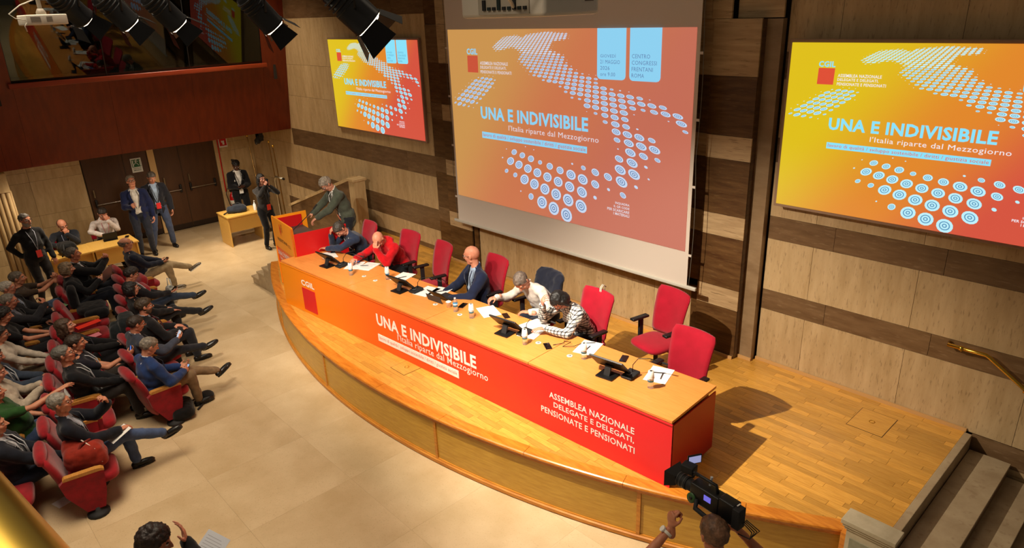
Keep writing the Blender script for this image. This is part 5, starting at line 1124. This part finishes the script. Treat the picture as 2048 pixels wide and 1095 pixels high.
for a, b, l in ((1.66, .40, 'beside the bottle nearest the lectern'), (1.94, .40, 'left of the second bottle'), (3.30, .38, 'in front of the folding tablet'), (3.80, .36, 'between the two middle bottles'), (5.10, .40, 'behind the bottle of the woman in checks'), (5.58, .38, 'at the first empty place')):
    d_ = empty('round_badge', tp(a, b, TZ), 0, 'round white coaster '+l, 'coaster', 'round white coasters on the table')
    MB().lathe([(.032, 0), (.034, .002), (.032, .004)], n=20).build('disc', plain((232, 226, 216), .5), d_); MB().lathe([(.016, .0041), (.0, .0046)], n=12).build('print', plain((150, 150, 150), .5), d_)
cb = [tp(a, b, TZ+.004+z) for a, b, z in ((5.27, .46, 0), (5.36, .55, .02), (5.30, .62, .0), (5.42, .60, .03), (5.38, .50, 0), (5.50, .56, .02), (5.50, .70, 0), (5.62, .80, .01))]
tag(MB().tube(cb, .004, 6).build('charging_cable', BLACK), 'thin dark cable coiled beside the phone before the woman in checks', 'cable')
pw = A12['hr']; pen((pw.x+.0, pw.y+.01, pw.z+.0), R(20), 'dark pen held by the man in the white shirt', -60)
# jacket hanging on a chair, cord on another
jk_ = empty('hanging_jacket', (-5.97, 5.82, S), R(170), 'dark navy jacket draped over the back of the chair behind the man writing', 'jacket')
m_ = MB(); shell(m_, [(-.20-.10*q*q-.03*q, .50+.58*q) for q in np.linspace(.25, 1.04, 9)], .275, .13, curve=.05, top_taper=.98, sq=.1)
V_, N_, F_2 = remesh(m_, .018, 2); put('jacket_body', wrinkle(V_, N_, .016, 8, 3), F_2, cloth((24, 28, 44)), jk_)
m_ = MB().cap((-.16, -.30, 1.0), (-.18, -.27, .80), .05, .045).cap((.16, -.30, 1.0), (.18, -.27, .78), .05, .045); V_, N_, F_2 = remesh(m_, .018, 2); put('sleeves', wrinkle(V_, N_, .01, 9, 3), F_2, cloth((22, 26, 40)), jk_)
cd = empty('cloth_lanyard', (-5.07, 5.76, S), R(174), 'pale lanyard hung over the chair behind the woman in checks', 'lanyard')
MB().tube([(.02, -.26, .62), (.02, -.29, .9), (.02, -.31, 1.10), (.02, -.345, 1.135), (.02, -.39, 1.10), (.02, -.36, .8)], .006, 6).tube([(-.0, -.26, .64), (-.0, -.29, .9), (-.0, -.31, 1.10), (-.0, -.345, 1.137), (-.0, -.39, 1.10)], .006, 6).build('cord_loop', plain((206, 196, 180), .6), cd)

# ================================================================== PHONES AND PAPERS IN HANDS
def hold(P_, w_, label, lit=None, rot=(60, 0, 0), off=(0, 0, 0), col=(16, 16, 18)):
    a = math.atan2(P_['M'][1][0], P_['M'][0][0]); q = P_[w_]
    return phone((q.x+off[0], q.y+off[1], q.z+off[2]), (R(rot[0]), R(rot[1]), a+R(rot[2])), label, lit, col=col)
PL = {l: None for l, _ in PEOPLE}
hold(P21, 'hr', 'lit phone in the hand of the man in the blue jacket', (150, 190, 235), (35, 0, 10)); hold(P20, 'hr', 'white phone held by the dark-haired man in grey, front row', (190, 200, 214), (60, 0, 0), col=(220, 220, 220))
hold(P17, 'hr', 'dark phone held by the front-row man in jeans', None, (40, 0, 0)); hold(P16, 'hr', 'dark phone held by the bald man in beige trousers', None, (30, 0, 0)); hold(P29, 'hr', 'phone with bright blue screen raised in the second row', (96, 140, 232), (75, 0, 0))
hold(W6, 'hr', 'dark phone held by the woman in the black suit', None, (30, 0, 0), (.0, 0, .02)); hold(W7, 'hr', 'dark phone held up before the face of the woman in a dark coat', None, (85, 0, 90), (.02, 0, .02)); hold(P35, 'hr', 'phone held by the man in the grey-blue jacket, third row', (120, 124, 140), (40, 0, 0)); hold(P33, 'hr', 'dark phone held by the person in black short sleeves', None, (30, 0, 0)); hold(P36, 'hr', 'pinkish lit phone held by the woman in the polka-dot skirt', (200, 150, 170), (60, 0, 0))
def at_lap(P_, f, r_, u, rz, label, size, m=None, tilt=(20, 0), lines=False):
    q = P_['M'] @ Vector((r_, f, u)); a = math.atan2(P_['M'][1][0], P_['M'][0][0]); return paper(q, a+R(rz), label, size, m, tilt, lines)
at_lap(P24, .36, .10, .60, 20, 'white booklet on the lap of the man in black jacket and jeans', (.17, .24))
q = P27['hr']; paper((q.x+.02, q.y+.10, q.z+.05), R(-60), 'grey sheet of paper held up by the ash-blond woman', (.24, .32), plain((176, 156, 156), .8), (60, 20), False)
at_lap(P36, .42, .06, .57, 10, 'open white notebook on the knees of the polka-dot skirt woman', (.30, .24), None, (8, 0), True)
at_lap(P30, .50, -.02, .58, 20, 'green leaflet in the hands of the white-haired man', (.15, .26), plain((150, 206, 150), .7), (15, 0))
for x, l, c_ in ((-11.64, 'bright red leaflet lying on an empty second-row seat arm', (228, 44, 22)), (-11.07, 'pink leaflet lying on an empty second-row seat arm', (214, 120, 134))):
    x_, y_ = seat_xy(2, x); paper((x_+.26, y_+.02, .66), R(6), l, (.14, .34), plain(c_, .6), (4, 0), False)
# newspaper at the lower edge
q = P15['HC']; paper((-5.26, 1.16, .78), R(30), 'folded newspaper with a red logo at the bottom picture edge', (.22, .30), plain((196, 198, 206), .7), (30, 20), True)
# ================================================================== BAGS, COATS
def blob_bag(name, loc, rz, parts, m, label, cat='bag', straps=(), vox=.014):
    t = empty(name, loc, R(rz), label, cat); g = MB()
    for c_, r_ in parts:
        V, F = ico(3); g.add([tuple(c_[i]+r_[i]*math.copysign(abs(v[i])**.6, v[i]) for i in range(3)) for v in V], F, 0, True)
    V_, N_, F_ = remesh(g, vox, 1); put('bag_body', wrinkle(V_, N_, .012, 10, 4), F_, m, t)
    for P_, r_, mm in straps: MB().tube(P_, r_, 6).build('strap', mm, t)
    return t
bx_, by_ = seat_xy(2, -7.62)
BRK = cloth((150, 40, 22))
b_ = blob_bag('red_bag', (bx_, by_+.02, .47), -13, [((0, .02, .14), (.19, .20, .14)), ((.05, .12, .10), (.14, .12, .10)), ((-.08, -.08, .2), (.10, .1, .10))], BRK, 'brick-red soft bag with pale piping lying on the nearest second-row seat', straps=[([(-.17, -.12, .10), (-.16, -.06, .28), (-.02, .02, .31), (.14, .14, .24), (.18, .18, .08)], .007, plain((214, 200, 186), .6)), ([(-.1, .18, .1), (-.05, .12, .28), (.08, .02, .3), (.16, -.08, .14)], .016, cloth((120, 30, 18)))])
blob_bag('black_bag', (-9.10, 2.10, 0), -10, [((0, 0, .10), (.24, .16, .10))], cloth((16, 16, 18)), 'black bag on the floor under the front-row end seat', straps=[([(-.2, .1, .05), (-.3, .22, .02), (-.12, .3, .015), (.02, .2, .02)], .012, BLACKM)])
tag(MB().ell((-9.30, 2.52, .05), (.12, .09, .045), sub=3).build('black_pouch', cloth((14, 14, 16))), 'small round black pouch on the floor beside the black bag', 'pouch')
blob_bag('black_backpack', (-15.72, 2.30, .742), 20, [((0, 0, .13), (.18, .14, .13)), ((.0, .1, .08), (.13, .07, .07))], cloth((16, 16, 18)), 'black backpack on the left desk beside the bearded man', straps=[([(.1, -.1, .24), (.18, -.16, .12), (.14, -.2, .02)], .014, BLACKM)])
blob_bag('grey_backpack', (-16.10, 5.92, .742), 70, [((0, 0, .075), (.23, .16, .075)), ((.03, -.03, .13), (.15, .11, .05))], cloth((42, 48, 60)), 'grey-blue backpack lying on the small desk near the brown doors', straps=[([(-.2, -.12, .05), (-.3, -.16, .02), (-.26, -.05, .012), (-.18, .0, .03)], .013, BLACKM), ([(.15, .1, .14), (.05, .13, .19), (-.08, .1, .16)], .012, BLACKM)])
x_, y_ = seat_xy(2, -12.45); blob_bag('folded_coat', (x_, y_+.05, .48), -13, [((0, .05, .06), (.24, .22, .07)), ((.2, .12, .02), (.14, .18, .09)), ((-.12, -.18, .26), (.14, .07, .22))], cloth((20, 20, 24)), 'black coat heaped over the empty second-row seats', 'coat')
x_, y_ = seat_xy(1, -10.56); blob_bag('dark_coat', (x_, y_-.28, .66), -13, [((0, 0, .12), (.24, .12, .16)), ((0, -.16, -.12), (.22, .10, .30))], cloth((26, 32, 36)), 'dark green-grey coat hung over the back of a front-row seat', 'coat')
blob_bag('fabric_bag', (-13.42, 3.42, 0), 10, [((0, 0, .17), (.12, .07, .17))], mat('print_fabric', (214, 214, 206), .8, var=(60, 64, 60), var_scale=22), 'black and white printed bag standing beside the khaki-trousered man', straps=[([(-.08, 0, .32), (-.05, 0, .48), (.05, 0, .48), (.08, 0, .32)], .010, plain((200, 204, 200), .7))])

# ================================================================== LEFT SIDE: DESKS, STANDS, EXTINGUISHER
def small_desk(loc, rz, ln, label):
    t = empty('office_desk', loc, R(rz), label, 'table', 'pale beech office desks by the doors')
    MB().box((0, 0, .725), (ln, .72, .03), bev=.003).build('tabletop', BEECHL, t)
    for sx in (-1, 1): MB().box((sx*(ln/2-.03), .02, .355), (.028, .64, .71)).build('side_panel', BEECHL, t)
    MB().box((0, -.20, .52), (ln-.09, .02, .38)).build('modesty_panel', BEECHL, t)
    return t
small_desk((-15.88, 2.34, 0), 90, .78, 'pale beech desk under the black backpack, left of a pair'); small_desk((-15.90, 3.15, 0), 90, .84, 'pale beech desk with the tablet, right of a pair'); small_desk((-16.10, 5.98, 0), 88, .86, 'pale beech desk carrying the grey backpack near the doors')
tb = empty('tablet', (-16.02, 3.16, .742), R(84), 'black tablet propped up on the right one of the paired desks', 'tablet')
MB().box((0, 0, .09), (.27, .012, .19), rot=Matrix.Rotation(R(18), 4, 'X'), bev=.003).build('tablet_cover', BLACKM, tb); MB().box((0, .05, .006), (.27, .12, .01)).build('tablet_stand', BLACK, tb)
phone((-16.05, 3.48, .747), (0, 0, 1.2), 'dark phone on the corner of the right paired desk')
hb = empty('sanitizer_bottle', (-15.90, 6.28, .742), 0, 'white pump bottle on the small desk beside the long-haired woman', 'bottle')
MB().lathe([(.034, 0), (.036, .01), (.036, .14), (.014, .17), (.014, .19)], n=14).build('body', plain((232, 234, 236), .3), hb); MB().cyl((0, 0, .19), (0, 0, .23), .006, n=8).box((.018, 0, .233), (.05, .014, .01)).build('pump', WHITE, hb)
def plain_chair(loc, rz, label):
    t = empty('stacking_chair', loc, R(rz), label, 'chair', 'chairs at the small desks')
    MB().box((0, 0, .45), (.44, .42, .05), bev=.02).build('seat', REDF, t); MB().box((0, -.21, .72), (.42, .04, .26), bev=.018, rot=Matrix.Rotation(R(8), 4, 'X')).build('backrest', REDF, t)
    for sx in (-1, 1):
        for sy in (-1, 1): MB().tube([(sx*.19, sy*.15, .43), (sx*.22, sy*.22, .0)], .010, 6).build('leg', BLACK, t)
    MB().tube([(-.19, -.17, .43), (-.19, -.22, .8)], .009, 6).tube([(.19, -.17, .43), (.19, -.22, .8)], .009, 6).build('back_frame', BLACK, t)
    return t
plain_chair((-16.62, 2.40, 0), -92, 'red chair under the bald man in the dark sweater'); plain_chair((-16.80, 3.20, 0), -92, 'red chair under the man in the white shirt by the doors')
fe = empty('fire_extinguisher', (XW+.16, 6.66, 0), 0, 'red fire extinguisher hung low on the stone wall right of the doors', 'extinguisher')
REDP = plain((196, 16, 20), .25)
MB().lathe([(.06, .22), (.078, .24), (.078, .60), (.06, .67), (.028, .71), (.028, .74)], n=16).build('cylinder', REDP, fe); MB().box((0, .0, .77), (.05, .10, .05)).build('valve', BLACK, fe)
MB().tube([(0, 0, .76), (.05, -.12, .86), (.06, -.17, .72), (.06, -.13, .45), (.06, -.10, .36)], .010, 6).build('hose', BLACKM, fe); MB().cyl((.06, -.10, .37), (.06, -.09, .24), .012, .026, 10).build('horn', BLACK, fe); MB().lathe([(.0785, .4), (.0785, .52)], n=16).build('label', plain((226, 220, 206), .5), fe)
tag(MB().cyl((XW+.04, 6.56, .74), (XW+.04, 6.58, 2.35), .016, n=8).build('red_pipe', REDP), 'thin red vertical pipe above the fire extinguisher', 'pipe')
fs = empty('fire_sign', (XW+.02, 6.72, 2.02), 0, 'small red fire extinguisher sign on the wall beside the red pipe', 'sign')
MB().box((0, 0, 0), (.01, .22, .24)).build('plate', plain((236, 232, 226), .5), fs); MB().box((.007, 0, .01), (.004, .18, .18)).build('red_field', REDP, fs); MB().box((.0095, .01, 0), (.003, .05, .10)).box((.0095, -.03, .03), (.003, .02, .05)).build('pictogram', plain((240, 238, 232), .5), fs)
def pole(x, y, h_, label, tilt=(0, 0)):
    t = empty('flag_pole', (x, y, 0), 0, label, 'pole', 'bare brass poles against the back wall'); MB().lathe([(.16, 0), (.16, .02), (.05, .04), (.02, .08)], n=18).build('base', plain((90, 70, 46), .4, 1), t)
    MB().cyl((0, 0, .06), (tilt[0], tilt[1], h_), .016, .013, 10).build('shaft', plain((150, 116, 66), .35, 1), t); MB().ell((tilt[0], tilt[1], h_+.02), (.03, .03, .035), sub=2).build('finial', BRASS, t); return t
pole(-15.75, 6.95, 2.15, 'bare brass pole with round finial, nearest the lectern', (-.12, 0)); pole(-16.2, 7.05, 2.2, 'bare brass pole beside the one nearest the lectern', (-.1, 0)); pole(-16.5, 6.75, 2.3, 'leaning brass pole under the black speaker', (-.55, .1))
sp_ = empty('black_spotlight', (-16.55, 6.95, 2.52), 0, 'small black moving light hanging under the red-brown booth', 'spotlight')
MB().box((0, 0, -.04), (.16, .16, .06), bev=.01).build('base', BLACK, sp_); MB().box((-.09, 0, -.17), (.02, .10, .24)).box((.09, 0, -.17), (.02, .10, .24)).build('yoke', BLACK, sp_); MB().cap((0, .03, -.2), (0, -.05, -.28), .075, .085).build('head', BLACKM, sp_); MB().ell((0, -.10, -.33), (.05, .03, .05), sub=2).build('lens', plain((50, 56, 64), .05), sp_)
et = empty('tube_frame', (-15.3, 6.75, 0), 0, 'bent pale metal tube frame standing behind the lectern', 'frame')
MB().tube([(-.30, 0, .02), (-.30, 0, 1.42), (-.26, 0, 1.49), (-.2, 0, 1.52), (.16, 0, 1.52)], .022, 8).build('upright_tube', plain((176, 170, 156), .3, 1), et); MB().tube([(-.35, -.35, .02), (-.30, 0, .03), (.2, .0, .03), (.5, -.2, .02)], .022, 8).build('foot_tube', plain((176, 170, 156), .3, 1), et); MB().cyl((.15, 0, 1.52), (.2, 0, 1.52), .026, n=10).build('end_cap', BLACK, et)
pa = empty('stair_parapet', (-14.2, 7.15, 0), 0, 'sloping stone parapet of the steps behind the lectern', 'parapet')
MB().slab([(-1.5, 0), (-1.5, .70), (1.55, 1.80), (1.55, 0)], -.06, .06, 'xz').build('slab_wall', DARKS, pa); MB().slab([(-1.52, .70), (-1.52, .76), (1.56, 1.87), (1.56, 1.80)], -.09, .09, 'xz').build('coping', TRL, pa)
MB().box((1.68, 0, .90), (.22, .26, 1.80)).box((1.68, 0, 1.82), (.28, .32, .05), bev=.006).build('end_post', TRL, pa)

# ================================================================== LAMPS, PROJECTORS
def lamp(a, b, t, big, label):
    a, b, t = V3(*a), V3(*b), V3(*t); d = nrm(a-b); d = nrm(d*.75+nrm(t-a)*.25); B = frame(d, (0, 0, 1)); r = .125 if big else .088; ln = .36 if big else .30
    root = empty('stage_spotlight', tuple(a), 0, label, 'spotlight', 'black theatre spotlights over the hall'); z = V3(0, 0, 0)
    MB().lathe([(r*.5, -ln), (r*.85, -ln+.03), (r*.9, -ln*.55), (r, -ln*.5), (r, -.01), (r*1.06, -.005), (r*1.06, .006), (r*.94, .006), (r*.92, -.02)], (0, 0, 0), 20, axis=d).build('housing', plain((20, 20, 22), .3), root)
    fn_ = MB()
    for q in range(4):
        c_ = -d*(ln*(.52+.1*q)); fn_.lathe([(r*.98, -.006), (r*1.0, 0), (r*.98, .006)], tuple(c_), 16, axis=d)
    fn_.build('cooling_fins', BLACKM, root)
    ls = bpy.data.materials.get('lamp_lens') or emis('lamp_lens', (255, 236, 204), 6.0)
    MB().lathe([(r*.93, -.01), (r*.97, .008), (r*.7, .030), (0.001, .042)], (0, 0, 0), 20, axis=d).build('lens', ls, root)
    BDM = MC.get('door_metal') or mat('door_metal', (24, 24, 25), .25, .6)
    for q in range(4):
        ang_ = q*math.pi/2+.3; o_ = B[0]*math.cos(ang_)+B[1]*math.sin(ang_); s_ = np.cross(d, o_); e0 = o_*r*1.0+d*.01; e1 = o_*r*(1.75 if q % 2 else 1.55)+d*(r*1.35)
        n_ = nrm(np.cross(e1-e0, s_))*.002
        V_ = [e0-s_*r*.72, e0+s_*r*.72, e1+s_*r*1.0, e1-s_*r*1.0]; V_ = V_+[v+n_ for v in V_]
        MB().add(V_, [(0, 1, 2, 3), (7, 6, 5, 4), (0, 4, 5, 1), (1, 5, 6, 2), (2, 6, 7, 3), (3, 7, 4, 0)]).build('barn_door', BDM, root)
    c_ = -d*ln*.4; s_ = nrm(np.cross(d, V3(0, 0, 1))); top_ = c_+V3(0, 0, r+.14)
    MB().tube([c_-s_*r*1.05, c_-s_*r*1.15+V3(0, 0, r+.05), top_-s_*.03, top_+s_*.03, c_+s_*r*1.15+V3(0, 0, r+.05), c_+s_*r*1.05], .009, 6).build('yoke', BLACKM, root)
    MB().cyl(top_, top_+V3(0, 0, .07), .012, n=8).box(tuple(top_+V3(0, 0, .08)), (.06, .06, .05)).build('clamp', CHROME, root)
    return V3(*a)+top_+V3(0, 0, .10)
LL_ = ['black theatre spotlight over the left wall display, nearest of the five', 'black theatre spotlight before the right edge of the booth window', 'black theatre spotlight before the middle of the booth window', 'black theatre spotlight second from the white projector', 'black theatre spotlight right beside the white hanging projector']
tops = [lamp(a, b, t, k == 0, LL_[k]) for k, (a, b, t, e) in enumerate(LAMPS)]
bar = empty('lighting_bar', (0, 0, 0), 0, 'black pipe carrying the theatre spotlights above the hall', 'pipe')
MB().tube([tops[0]+V3(.8, .4, .0)]+tops+[tops[-1]+V3(-.8, -.4, 0)], .024, 10).build('pipe', BLACKM, bar)
for q in (tops[0], tops[2], tops[4]): MB().cyl(q, q+V3(0, 0, 2.0), .01, n=6).build('hanger', BLACKM, bar)
PW = plain((222, 214, 200), .5)
pj = empty('white_projector', (-5.90, 1.10, 5.05), R(8), 'small white projector hanging in front of the booth window', 'projector')
pj.scale = (.6, .6, .6); MB().box((0, 0, 0), (.30, .42, .11), bev=.012).build('case', PW, pj)
g = MB()
for k in range(6): g.box((.151, -.12+.0, .03-.010*k), (.003, .10, .004)); g.box((.151, .02, .03-.010*k), (.003, .06, .004))
g.build('vent_slots', plain((120, 110, 98), .6), pj, kind='stuff')
MB().lathe([(.035, 0), (.035, .03), (.028, .032)], (0, .21, 0), 16, axis=(0, 1, 0)).build('lens_barrel', BLACKM, pj)
MB().cyl((0, 0, .05), (0, 0, .9), .022, n=10).lathe([(.05, .055), (.05, .08), (.03, .12)], n=14).build('ceiling_pole', plain((150, 140, 124), .5), pj)
MB().tube([(.12, -.2, .0), (.10, -.3, .02), (.06, -.34, .07), (.03, -.2, .16), (0, -.03, .22)], .006, 6).build('cable', plain((210, 204, 190), .6), pj)
MB().tube([(.12, -.20, -.02), (.14, -.24, -.06), (.13, -.23, -.12)], .006, 6).build('cable', plain((190, 184, 170), .6), pj)
pc = empty('large_projector', (-2.20, 2.16, 4.965), 0, 'large white ceiling projector hanging before the projection screen, ports toward the balcony', 'projector')
MB().box((0, 0, .115), (.50, .32, .23), bev=.018).build('case', PW, pc)
g = MB().box((.02, -.162, .045), (.30, .006, .062)).build('port_recess', plain((176, 166, 150), .6), pc)
for k in range(9): MB().box((-.09+.030*k, -.167, .036 if k % 3 else .05), (.018, .008, .013 if k % 3 else .04)).build('port', plain((26, 40, 40), .4) if k % 2 else BLACKM, pc)
g = MB()
for k in range(5): g.tube([(-.13+(.012+.012*k)*math.cos(a), -.163, .15+(.012+.012*k)*math.sin(a)) for a in np.arange(20)*2*math.pi/20], .0022, 4, closed=True)
g.build('speaker_grille', plain((120, 112, 100), .6), pc, kind='stuff')
g = MB()
for k in range(30): g.box((.2515, -.12+.006*k, .085), (.003, .0028, .05))
g.build('side_vent', plain((120, 110, 98), .6), pc, kind='stuff'); MB().box((.2515, .095, .07), (.004, .05, .036)).build('side_hatch', plain((100, 80, 66), .6), pc)
MB().tube([(.09, -.17, .04), (.14, -.26, .10), (.2, -.30, .22), (.2, -.24, .4)], .007, 6).build('cable', plain((206, 200, 188), .6), pc); MB().cyl((0, 0, .23), (0, 0, 1.2), .03, n=10).build('ceiling_pole', PW, pc)

# ================================================================== BRASS RAILS
hr_ = empty('wall_handrail', (-1.3, 7.53, 1.6), 0, 'brass handrail on the stone wall above the right-hand steps', 'handrail')
MB().tube([(-.34, .07, .0), (-.34, .0, .0), (0, 0, .0), (.03, 0, -.015), (.6, 0, -.40), (1.2, 0, -.82)], .020, 12).build('rail', BRASS, hr_)
for x, z in ((-.22, 0), (.38, -.26)): MB().lathe([(.026, -.02), (.026, .02)], (x, 0, z), 14, axis=(1, 0, -.1 if z else 0)).build('collar', BRASS, hr_); MB().tube([(x, 0, z-.01), (x, .03, z-.05), (x, .085, z-.05)], .008, 6).build('bracket', BRASS, hr_)
dr = nrm((.206, .029, 0)); nn_ = V3(-dr[1], dr[0], 0); c0 = V3(-.94, .006, 4.5)-nn_*.045
br = empty('balcony_rail', tuple(c0), 0, 'thick polished brass balcony rail crossing the bottom left corner', 'handrail')
MB().tube([-dr*.6, V3(0, 0, 0), dr*.3, dr*.75], .045, 24).build('rail', mat('brass_near', (226, 190, 86), .28, 1), br)
MB().cyl(dr*.7+V3(0, 0, -.03), dr*.7+V3(0, 0, -.9), .02, n=12).build('post', BRASS, br)

# ================================================================== CAMERA
cm = empty('video_camera', (-1.97, 3.50, 1.84), R(84), 'black shoulder-mounted broadcast camera held by the camera operator', 'camera')
MB().box((0, -.02, .02), (.11, .30, .17), bev=.012).box((0, -.24, .02), (.10, .16, .19), bev=.012).build('camera_body', BLACK, cm)
MB().cyl((0, .12, .03), (0, .20, .03), .052, n=20).cyl((0, .19, .03), (0, .30, .03), .060, .055, 20).build('zoom_lens', BLACKM, cm)
for y in (.21, .25, .285): MB().lathe([(.0615, -.006), (.0615, .006)], (0, y, .03), 20, axis=(0, 1, 0)).build('focus_ring', plain((60, 58, 56), .5), cm)
h_ = MB(); P0 = [(-.06, -.045), (.06, -.045), (.06, .045), (-.06, .045)]; P1 = [(-.10, -.075), (.10, -.075), (.10, .075), (-.10, .075)]
V_ = [(x, .29, z+.03) for x, z in P0]+[(x, .38, z+.03) for x, z in P1]+[(x*.92, .38, z*.92+.03) for x, z in P1]+[(x*.9, .30, z*.9+.03) for x, z in P0]
h_.add(V_, [(i, (i+1) % 4, 4+(i+1) % 4, 4+i) for i in range(4)]+[(4+i, 4+(i+1) % 4, 8+(i+1) % 4, 8+i) for i in range(4)]+[(8+i, 8+(i+1) % 4, 12+(i+1) % 4, 12+i) for i in range(4)]+[(15, 14, 13, 12), (3, 2, 1, 0)]).build('lens_hood', BLACKM, cm)
MB().tube([(0, -.12, .11), (0, -.10, .17), (0, .12, .17), (0, .15, .12)], .014, 8).build('top_handle', BLACK, cm)
MB().box((.03, .22, .155), (.09, .12, .07), bev=.01, rot=Matrix.Rotation(R(10), 4, 'Z')).tube([(.0, .1, .16), (.02, .18, .16), (.03, .2, .155)], .012, 6).build('viewfinder', BLACKM, cm)
vf = MB().box((.12, .24, .19), (.13, .015, .085), rot=Matrix.Rotation(R(-25), 4, 'Z'), bev=.003).build('monitor_flap', BLACK, cm)
MB().box((.116, .231, .19), (.11, .004, .065), rot=Matrix.Rotation(R(-25), 4, 'Z')).build('lit_screen', emis('finder_screen', (150, 150, 190)), vf); MB().box((.126, .229, .178), (.06, .004, .03), rot=Matrix.Rotation(R(-25), 4, 'Z')).build('screen_picture', emis('finder_pink', (220, 80, 120)), vf)
MB().box((-.02, -.35, .02), (.09, .07, .18), bev=.008).build('battery', BLACKM, cm); MB().box((.0, -.33, .118), (.04, .012, .004)).build('white_label', WHITE, cm)
MB().box((-.058, -.06, .045), (.004, .07, .05)).build('side_display', emis('side_display', (112, 104, 214)), cm); MB().cyl((.02, -.02, .12), (.02, -.03, .19), .011, n=10).cyl((.02, -.03, .19), (.02, -.031, .205), .012, n=10).build('wireless_receiver', plain((190, 196, 204), .4), cm)
MB().lathe([(.045, 0), (.045, .006), (.02, .008)], (-.062, .10, -.03), 18, axis=(-1, 0, .2)).build('green_disc', plain((52, 92, 48), .5), cm); MB().lathe([(.016, .0), (.014, .012)], (-.064, .10, -.03), 14, axis=(-1, 0, .2)).build('disc_hub', BLACK, cm)
MB().tube([(-.05, .05, -.02), (-.09, .03, -.08), (-.09, -.1, -.1), (-.05, -.2, -.08)], .022, 8).build('shoulder_pad', BLACKM, cm)
for k in range(4): MB().tube([(.0+.015*k, -.38, -.02), (.02+.02*k, -.46-.01*k, -.08), (.03, -.44, -.16), (-.02, -.36, -.13)], .005, 6).build('cable', BLACK, cm)
cm.scale = (.84, .78, .84)
W_, E_ = OPR['W'][1], OPR['E'][1]; u = nrm(W_-E_); wp = W_-u*.045
ww = MB().lathe([(.036, -.010), (.038, -.009), (.038, .009), (.036, .010)], tuple(wp), 18, axis=u).build('wristwatch', plain((226, 222, 210), .4), OPR['root'])
o_ = nrm(np.cross(u, V3(.3, 1, 0))); MB().cyl(wp+o_*.034, wp+o_*.046, .021, n=16).build('watch_face', plain((236, 234, 226), .2), ww)
paper((-8.22, .52, .002), .3, 'white sheet lying on the floor beside the red bag seat', (.16, .24), None, (0, 0), False)
